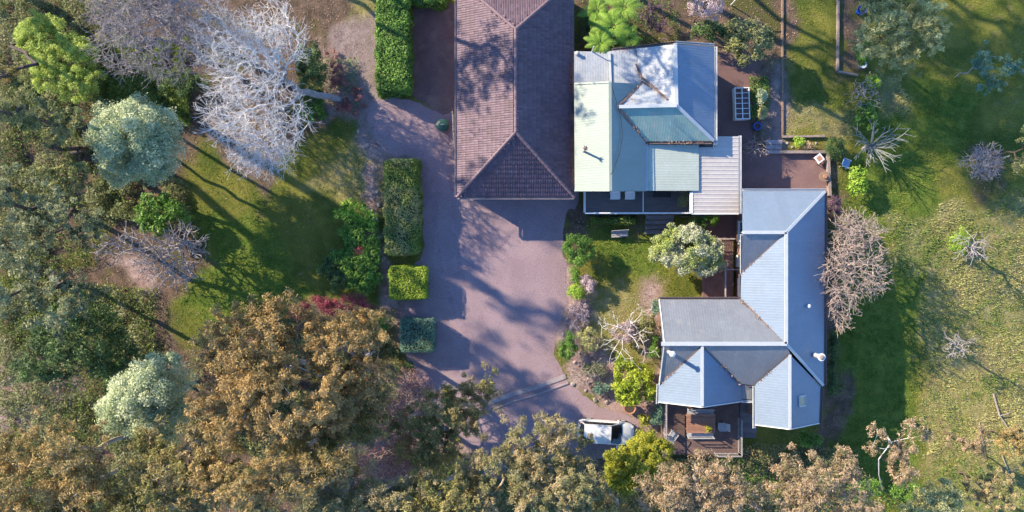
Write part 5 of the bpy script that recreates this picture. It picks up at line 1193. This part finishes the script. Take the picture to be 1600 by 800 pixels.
plant('leafy_shrub', 'lime leaved round shrub standing over the terracotta pot', 'shrub', [(988, 598, 1.6, 38, 40, 1.2)], 'bush', 'leaf_lime', lai=5.0, leaf=.2)
plant('leafy_shrub', 'blue green shrub at the corner of the rear deck', 'shrub', [(1026, 645, .9, 11, 20, .6)], 'fine', 'leaf_bluegreen')
plant('leafy_shrub', 'small yellow green plant beside the car bonnet', 'shrub', [(1005, 655, .5, 14, 9, .35)], 'broad', 'leaf_yellowlime')
plant('leafy_shrub', 'teal shrub against the west wall of the zinc house', 'shrub', [(1024, 478, .8, 9, 14, .6)], 'fine', 'leaf_bluegreen')
plant('leafy_shrub', 'green shrub lower on the zinc house west wall', 'shrub', [(1022, 545, .7, 9, 22, .5)], 'fine', 'leaf_green')
plant('leafy_shrub', 'leafy plant in the corner of the front deck', 'shrub', [(1068, 312, 1.5, 9, 12, .4)], 'fine', 'leaf_gum')
plant('leafy_shrub', 'green shrub in the gap below the terrace roof', 'shrub', [(1105, 345, .9, 24, 9, .5)], 'fine', 'leaf_green')
# ------------------------------------------------------------------ behind the houses
FG = 'tree ferns behind the cottage'
for lb, x, y, z, L in (('tree fern behind the cottage, furthest left', 932, 18, 2.2, 1.5), ('tree fern behind the cottage, at the top right', 975, 12, 2.4, 1.5), ('tree fern behind the cottage, middle of the clump', 958, 42, 2.8, 1.6), ('tree fern behind the cottage, lowest right', 982, 60, 2.3, 1.25), ('darker tree fern touching the old cottage roof', 938, 68, 3.0, 1.3)):
    fern(lb, x, y, z, L, 11, FG)
plant('leafy_shrub', 'dark undergrowth bush among the tree ferns', 'shrub', [(950, 50, 1.2, 40, 36, .8)], 'bush', 'leaf_deep')
plant('leafy_shrub', 'brown leafless looking bush behind the rusted roof', 'shrub', [(1022, 30, 1.2, 22, 30, .8)], 'thin', 'leaf_purple')
plant('flowering_shrub', 'mauve flowering tree at the top edge behind the cottage', 'shrub', [(1105, 8, 3.6, 30, 22, 1.3)], 'fine', 'leaf_pinkflower', lai=2.4)
plant('leafy_shrub', 'dark green shrub below the mauve flowering tree', 'shrub', [(1108, 48, 1.6, 32, 18, .9)], 'broad', 'leaf_deep', lai=3)
plant('leafy_bush', 'large rounded dark green bush behind the cottage', 'shrub', [(1172, 66, 2.2, 40, 36, 1.4), (1150, 55, 2.0, 24, 26, 1.1)], 'bush', 'leaf_gum', lai=4.2, pr=.42, leaf=.18)
plant('leafy_shrub', 'silvery plant above the cobalt pot', 'shrub', [(1190, 150, .5, 10, 14, .4)], 'fine', 'leaf_silver')
plant('leafy_shrub', 'pale green plant right of the cobalt pot', 'shrub', [(1192, 178, .5, 9, 12, .4)], 'fine', 'leaf_paleolive')
plant('olive_tree', 'wide pale olive tree at the top right', 'tree', [(1380, 45, 5.4, 48, 46, 2), (1438, 50, 5.6, 42, 44, 2), (1405, 88, 4.6, 36, 26, 1.4), (1400, 5, 5.5, 60, 26, 1.6)], 'gumfine', 'leaf_paleolive', 'bark_brown', r0=.18, lai=3.6, pr=.5)
plant('leafy_shrub', 'dark green shrub on the mulched bed beside the olive tree', 'shrub', [(1346, 82, 1.4, 16, 22, .8)], 'fine', 'leaf_green')
plant('leafy_shrub', 'low green shrub just above the bluish leafless shrub', 'shrub', [(1364, 128, .6, 14, 10, .4)], 'fine', 'leaf_bright')
plant('leafy_shrub', 'green shrub between bluish shrub and starburst tree', 'shrub', [(1352, 182, .7, 22, 22, .5)], 'broad', 'leaf_green', lai=2.8)
plant('leafy_shrub', 'dark shrub between patio wall and starburst tree', 'shrub', [(1304, 230, .8, 18, 20, .6)], 'fine', 'leaf_deep')
plant('leafy_shrub', 'bright green shrub below the starburst tree', 'shrub', [(1340, 284, .9, 17, 26, .6)], 'broad', 'leaf_bright', lai=3)
plant('leafy_shrub', 'purplish shrub at the corner of the zinc house', 'shrub', [(1303, 322, .8, 10, 22, .6)], 'fine', 'leaf_purple')
plant('leafy_shrub', 'small bright plant in the flower bed above the patio', 'shrub', [(1247, 221, .45, 9, 8, .3)], 'fine', 'leaf_bright')
plant('flowering_shrub', 'orange and pink flowers in the bed above the patio', 'shrub', [(1262, 228, .35, 10, 5, .2)], 'fine', 'leaf_pinkgold')
plant('feathery_tree', 'feathery blue green sapling on the right field', 'tree', [(1555, 108, 4, 34, 36, 1.8), (1530, 95, 3.4, 20, 24, 1.2)], 'thin', 'leaf_bluegreen', 'bark_grey', r0=.09, lai=1.5)
plant('leafy_shrub', 'dark green shrub row along the east house wall', 'shrub', [(1300, 545, .0, 8, 32, .7), (1299, 595, -.1, 8, 26, .6)], 'fine', 'leaf_deep')
plant('leafy_shrub', 'dark green bush under the narrow gable end', 'shrub', [(1262, 686, .2, 26, 12, .8)], 'bush', 'leaf_green')
plant('leafy_shrub', 'bright grassy tussock by the white forked sapling', 'shrub', [(1498, 378, .2, 20, 20, .3)], 'fine', 'leaf_bright', lai=1.6)
plant('leafy_shrub', 'tall tree at the far right in the shade', 'tree', [(1600, 235, 4, 24, 40, 1.6)], 'thin', 'leaf_gum', lai=1.6)
# flowers in the pot on the dining table
r = np.random.default_rng(9); Pt = r.normal(0, .10, (260, 3)) * np.array([1, 1, .6]) + np.array([0, 0, .34])
V, F = leaf_quads(r, Pt, np.tile([0, 0, 1.0], (260, 1)), .10, .6, .7); link('flowers', np_mesh('flowers', V, F, np.repeat(r.random(260), 3)), M['leaf_yellowlime'], TABLE_PLANT)
# ------------------------------------------------------------------ trees north of the picture, whose shade falls into it
def north(label, x, y, z, rad, rz, mat='leaf_gum', lai=2.2):
    k = (HC - z) / HC / PPM; plant('gum_tree', label, 'tree', [(800 + x / k, 400 - y / k, z, rad / k, rad * .9 / k, rz), (800 + (x + rad * .7) / k, 400 - (y - rad * .3) / k, z - 2, rad * .6 / k, rad * .6 / k, rz * .7)], 'gum', mat, 'bark_pale', None, 'gum trees behind the top of the picture', .3, leaf=.34, lai=lai, pr=.95)
NORTH = [(-19, 24.8, 15.5, 2.0, 1.6, 1.8), (-26, 27, 16, 2.8, 2.2, 1.5), (-9, 25.5, 15, 2.8, 2.2, 1.2), (-1, 29, 15, 3.0, 2.4, .8), (4, 23, 13, 2.6, 2.4, .6), (-5, 38, 22, 4.4, 4, 1.4), (-8, 33.5, 21.5, 3.8, 4, 1.2), (-1, 31, 22, 4.0, 4, 1.3), (2, 38, 22, 4.4, 4, 1.5), (-10, 42, 22, 4.0, 4, 1.2), (6, 32, 22, 4, 4, 1.3)]
for x, y, z, a, b, li in NORTH: north('tall gum tree behind the houses, beyond the top edge', x, y, z, a, b, lai=li)

# very tall gums standing beyond the left edge; their long shadows streak over the lawn and the driveway
for x, y, z, a, b, li in ((-43, 22.5, 25, 2.2, 4.0, 1.6), (-47, 18.5, 24.5, 2.8, 5, 1.7), (-41, 29, 24, 1.8, 4.5, .8)):
    k = (HC - z) / HC / PPM; plant('gum_tree', 'very tall gum tree standing beyond the left edge', 'tree', [(800 + x / k, 400 - y / k, z, a / k, a / k, b)], 'gum', 'leaf_gum', 'bark_pale', None, 'very tall gums beyond the left edge', .6, leaf=.34, lai=li, pr=.8)

# ------------------------------------------------------------------ grass, litter, stones
def covered(X, Y):
    c = poly_sd(X, Y, DRIVE) > -.15
    for p in ([(xw, ys), (xe, ys), (xe, 30), (xw, 30)], [(4.5, 3.2), (16.5, 3.2), (16.5, 15.5), (4.5, 15.5)], [(11, -10.5), (23, -12.4), (23, 4.6), (17, 4.6), (17, -3.4), (11, -3.4)], [(11, -14.8), (18.2, -14.8), (18.2, -10), (11, -10)], [(14, -3.4), (17.2, -3.4), (17.2, 5), (14, 5)], ppoly([(640, 0), (716, 0), (716, 180), (640, 150)]), ppoly([(1112, 60), (1195, 92), (1175, 240), (1112, 245)]), ppoly([(1150, 236), (1298, 236), (1298, 306), (1150, 306)])):
        c |= poly_sd(X, Y, p) > 0
    return c
def blades(name, label, P, h, nb, wd, mat, tint, spread=.06):
    r = np.random.default_rng(len(P)); n = len(P); idx = np.repeat(np.arange(n), nb); m_ = len(idx)
    b = P[idx] + np.concatenate([r.normal(0, spread, (m_, 2)), np.zeros((m_, 1))], 1); th = r.uniform(0, 6.283, m_); L = h[idx] * r.uniform(.6, 1.3, m_)
    le = r.uniform(.3, 1.0, m_); tipv = np.stack([np.cos(th) * L * le, np.sin(th) * L * le, L], 1); sdv = np.stack([-np.sin(th), np.cos(th), np.zeros(m_)], 1) * (wd * r.uniform(.6, 1.4, m_))[:, None]
    V = np.stack([b - sdv, b + sdv, b + tipv], 1).reshape(-1, 3)
    t = np.clip(tint[idx] + r.normal(0, .18, m_), 0, 1)
    o = link(name, np_mesh(name, V, np.arange(3 * m_).reshape(-1, 3), np.repeat(t, 3)), mat); tag(o, label, 'grass', kind='stuff'); return o
r = np.random.default_rng(77)
NG = 130000; X = r.uniform(-43, 43, NG); Y = r.uniform(-22.5, 22.5, NG)
ok = ~covered(X, Y); X = X[ok]; Y = Y[ok]; W_ = zone_w(X, Y); bare_ = np.maximum(np.maximum(W_['soil'], W_['pink']), W_['path'])
u = r.random(len(X)); tuft = fbm(X, Y, 1.6, 5)
lawn = (u > bare_ * 1.05) & (W_['dry'] < .5) & (tuft + r.normal(0, .1, len(X)) > .3)
Xl, Yl = X[lawn], Y[lawn]; tl_ = np.clip(.25 + (fbm(Xl, Yl, 3.5, 9) - .5) * 1.6 + (fbm(Xl, Yl, .8, 12) - .5) * .8 - .18 * W_['lush'][lawn] + .15, 0, 1)
blades('lawn_grass', 'short green grass of the lawns', np.stack([Xl, Yl, gz(Xl, Yl)], 1), .05 + .05 * W_['lush'][lawn] + .03 * r.random(len(Xl)), 3, .022, M['grass'], tl_)
dry = (W_['dry'] > .5) & (u > bare_ * 1.0) & (tuft + r.normal(0, .12, len(X)) > .34)
Xd, Yd = X[dry], Y[dry]; hd = np.where(Xd > 26, .08 + .22 * np.clip(fbm(Xd, Yd, .9, 15) - .25, 0, 1), .06)
blades('field_grass', 'long dry yellow grass of the right field', np.stack([Xd, Yd, gz(Xd, Yd) + ss(24, 28, Xd) * (fbm(Xd, Yd, 1.1, 21) - .5) * .2], 1), hd, 5, .028, M['grass_dry'], np.clip(.1 + (fbm(Xd, Yd, 2.5, 19) - .35) * 1.8, 0, 1), .12)
NLt = 60000; X = r.uniform(-43, 43, NLt); Y = r.uniform(-22.5, 22.5, NLt); W_ = zone_w(X, Y)
ok = (~covered(X, Y)) & (r.random(NLt) < np.maximum(np.maximum(W_['soil'], W_['pink']) * .95, .05)); X, Y = X[ok], Y[ok]; P = np.stack([X, Y, gz(X, Y) + .03 + r.random(len(X)) * .03], 1)
V, F = leaf_quads(r, P, np.tile([0, 0, 1.0], (len(P), 1)), .13, .4, .45)
tag(link('leaf_litter', np_mesh('leaf_litter', V, F, np.repeat(np.clip(fbm(X, Y, 2, 33) * 1.2 - .1 + r.normal(0, .25, len(X)), 0, 1), 3)), M['litter']), 'fallen leaves and bark on the garden soil', 'leaf litter', kind='stuff')
X = r.uniform(-12, 11, 26000); Y = r.uniform(-17, 14, 26000); sdd = poly_sd(X, Y, DRIVE); ok = (sdd > -.2) & (r.random(len(X)) < np.clip(.55 - sdd * .5, .015, .5) * (fbm(X, Y, 1.3, 44) > .42)); X, Y = X[ok], Y[ok]
V, F = leaf_quads(r, np.stack([X, Y, np.full(len(X), .03)], 1), np.tile([0, 0, 1.0], (len(X), 1)), .10, .45, .3)
tag(link('driveway_litter', np_mesh('driveway_litter', V, F, np.repeat(r.random(len(X)), 3)), M['litter']), 'fallen leaves blown along the driveway edges', 'leaf litter', kind='stuff')
# low scrub that nobody could count under the left trees
def scrub(name, label, polys, n, hgt, mat, leaf=.16, seed=5):
    r = np.random.default_rng(seed); Ps = []
    for poly in polys:
        pp = ppoly(poly); xs = [p[0] for p in pp]; ys_ = [p[1] for p in pp]; X = r.uniform(min(xs), max(xs), n); Y = r.uniform(min(ys_), max(ys_), n)
        k = (poly_sd(X, Y, pp) > 0) & (fbm(X, Y, 1.8, 61 + seed) > .40); Ps.append(np.stack([X[k], Y[k]], 1))
    P2 = np.concatenate(Ps); dens = np.clip((fbm(P2[:, 0], P2[:, 1], 1.8, 61 + seed) - .40) * 4, 0, 1)
    z = gz(P2[:, 0], P2[:, 1]) + r.random(len(P2)) ** .6 * hgt * (.25 + .75 * dens) + .05
    V, F = leaf_quads(r, np.concatenate([P2, z[:, None]], 1), np.tile([0, 0, .8], (len(P2), 1)), leaf, .42, .6)
    tag(link(name, np_mesh(name, V, F, np.repeat(np.clip(r.normal(.4, .25, len(P2)), 0, 1), 3)), M[mat]), label, 'undergrowth', kind='stuff')
scrub('undergrowth', 'green undergrowth below the trees on the left', [[(0, 0), (170, 0), (170, 330), (60, 420), (0, 420)], [(90, 160), (300, 290), (300, 360), (120, 330)], [(0, 430), (230, 450), (240, 800), (0, 800)], [(300, 560), (620, 480), (640, 800), (300, 800)]], 42000, 1.1, 'leaf_gum', .18)
scrub('dry_undergrowth', 'brown scrub below the trees along the bottom', [[(620, 700), (1050, 700), (1050, 830), (620, 830)], [(1180, 690), (1340, 700), (1340, 830), (1050, 830), (1050, 720)]], 22000, .8, 'leaf_brown', .15, 6)
scrub('groundcover', 'low green groundcover round the courtyard and ferns', [[(908, 0), (1060, 0), (1060, 66), (908, 80)], [(1170, 120), (1200, 120), (1200, 225), (1170, 215)], [(1296, 310), (1325, 310), (1320, 620), (1293, 620)], [(470, 90), (560, 90), (560, 210), (470, 210)]], 3500, .35, 'leaf_green', .12, 7)
# leaves caught in the roof valleys
def valley_litter(parent, lines, seed):
    r = np.random.default_rng(seed); Ps = []
    for a, b, n in lines:
        a, b = at(*a), at(*b); t = np.sqrt(r.random(n)); P = np.array(a)[None] * (1 - t[:, None]) + np.array(b)[None] * t[:, None]; P[:, :2] += r.normal(0, .09, (n, 2)); P[:, 2] += .07 + r.random(n) * .05; Ps.append(P)
    P = np.concatenate(Ps); V, F = leaf_quads(r, P, np.tile([0, 0, 1.0], (len(P), 1)), .13, .45, .35)
    o = link('leaf_litter', np_mesh('leaf_litter', V, F, np.repeat(r.random(len(P)), 3)), M['litter'], parent); o['kind'] = 'stuff'
valley_litter(CRoof, [((970, 172, 4.7), (1009, 221, 3.5), 50), ((1003, 132, 3.65), (980, 152, 4.3), 25), ((1042, 153, 4.4), (1000, 122, 3.55), 60), ((1014, 222, 3.45), (1100, 223, 3.42), 60), ((956, 82, 3.15), (992, 78, 3.15), 30), ((1090, 222, 2.95), (1010, 224, 3.3), 25)], 5)
valley_litter(ER, [((1205, 385, 4.4), (1159, 427, 3.3), 30), ((1215, 525, 4.7), (1157, 469, 3.3), 60), ((1120, 562, 4.3), (1159, 600, 3.2), 40), ((1215, 572, 4.2), (1181, 601, 3.3), 50), ((1160, 600, 3.1), (1180, 601, 3.1), 40), ((1070, 565, 4.3), (1031, 599, 3.3), 25)], 6)
# rocks edging the garden beside the driveway
rocks = [(886, 498), (893, 512), (880, 522), (905, 552), (925, 556), (945, 548), (898, 566), (955, 592), (970, 575), (915, 610), (930, 625), (948, 628), (895, 600), (1002, 585), (1012, 600), (590, 300), (592, 320), (588, 345), (594, 372), (600, 405), (606, 410), (560, 205), (572, 228), (1230, 224), (1238, 230), (1275, 224)]
rr = random.Random(12); rock_me = []
for s in range(4):
    m = MB(); n = 8
    for zf, k in ((-.3, .8), (.15, 1.0), (.55, .8), (.8, .35)):
        for i in range(n): th = 2 * math.pi * i / n; q = k * rr.uniform(.8, 1.15); m.v.append((math.cos(th) * q, math.sin(th) * q * .8, zf * rr.uniform(.8, 1.1)))
    for a in range(3):
        for i in range(n): m.f.append([a * n + i, a * n + (i + 1) % n, (a + 1) * n + (i + 1) % n, (a + 1) * n + i])
    m.f.append([3 * n + i for i in range(n)]); me = bpy.data.meshes.new('garden_rock'); me.from_pydata(m.v, [], m.f); me.update(); me.materials.append(M['rock']); rock_me.append(me)
for i, (a, b) in enumerate(rocks):
    o = bpy.data.objects.new('garden_rock', rock_me[i % 4]); COL.objects.link(o); p = gp(a, b); s = rr.uniform(.13, .27); o.location = p; o.scale = (s, s, s * .8); o.rotation_euler = (0, 0, rr.uniform(0, 6))
    where = 'in the rockery right of the driveway' if 800 < a < 1100 else ('in the bed left of the long hedge' if a < 800 else 'in the flower bed above the patio')
    tag(o, 'small pinkish grey rock ' + where, 'rock', 'rocks ' + where)
# fallen pale branches on the forest floor and in the field
def fallen(label, pts, r0):
    g0 = gp(*pts[0]); root = empty('fallen_branch', g0, label, 'branch'); m = MB(); P = [gp(a, b, .12 + .05 * i) - g0 for i, (a, b) in enumerate(pts)]
    m.tube(P, [r0 * (1 - .7 * i / (len(P) - 1)) for i in range(len(P))], 6)
    for i in range(1, len(P) - 1):
        d = (P[i + 1] - P[i - 1]); e = P[i] + Vector((-d.y, d.x, .3)) * (.35 if i % 2 else -.35); m.tube([P[i], P[i].lerp(e, .5) + Vector((0, 0, .05)), e], [r0 * .5, r0 * .35, r0 * .15], 5)
    m.build('limb', M['bark_pale'], root)
fallen('white fallen branch at the left edge above the corner gum', [(0, 600), (20, 585), (32, 565), (48, 562)], .07)
fallen('pale fallen branch curving across the lower right field', [(1552, 615), (1562, 650), (1575, 668), (1600, 682)], .08)
fallen('thin pale fallen branch left of the curving one', [(1530, 660), (1535, 690), (1540, 720)], .05)
fallen('thin pale branch lying at the bottom of the right field', [(1565, 710), (1575, 735), (1580, 755)], .05)
fallen('pale branch lying below the upper thicket at left', [(105, 150), (125, 145), (140, 148)], .06)

scrub('olive_undergrowth', 'olive undergrowth mixed between the left trees', [[(0, 0), (200, 0), (200, 330), (60, 520), (0, 520)], [(0, 430), (250, 450), (240, 800), (0, 800)], [(160, 60), (300, 60), (300, 200), (160, 170)]], 26000, .8, 'leaf_hedge', .16, 11)

scrub('green_undergrowth', 'green undergrowth along the bottom edge between the gums', [[(640, 700), (900, 720), (900, 830), (640, 830)], [(1030, 715), (1350, 700), (1440, 760), (1440, 830), (1030, 830)]], 15000, .9, 'leaf_green', .14, 15)

# ------------------------------------------------------------------ put each root at its own base
for o in list(COL.objects):
    if o.parent is None and o.type == 'EMPTY' and tuple(o.location) == (0, 0, 0):
        lo = Vector((1e9,) * 3); hi = Vector((-1e9,) * 3)
        for ch in o.children:
            if ch.type == 'MESH':
                for c in ch.bound_box:
                    for k in range(3): lo[k] = min(lo[k], c[k] + ch.location[k]); hi[k] = max(hi[k], c[k] + ch.location[k])
        b = Vector(((lo.x + hi.x) / 2, (lo.y + hi.y) / 2, 0)); o.location = b
        for ch in o.children: ch.location = ch.location - b
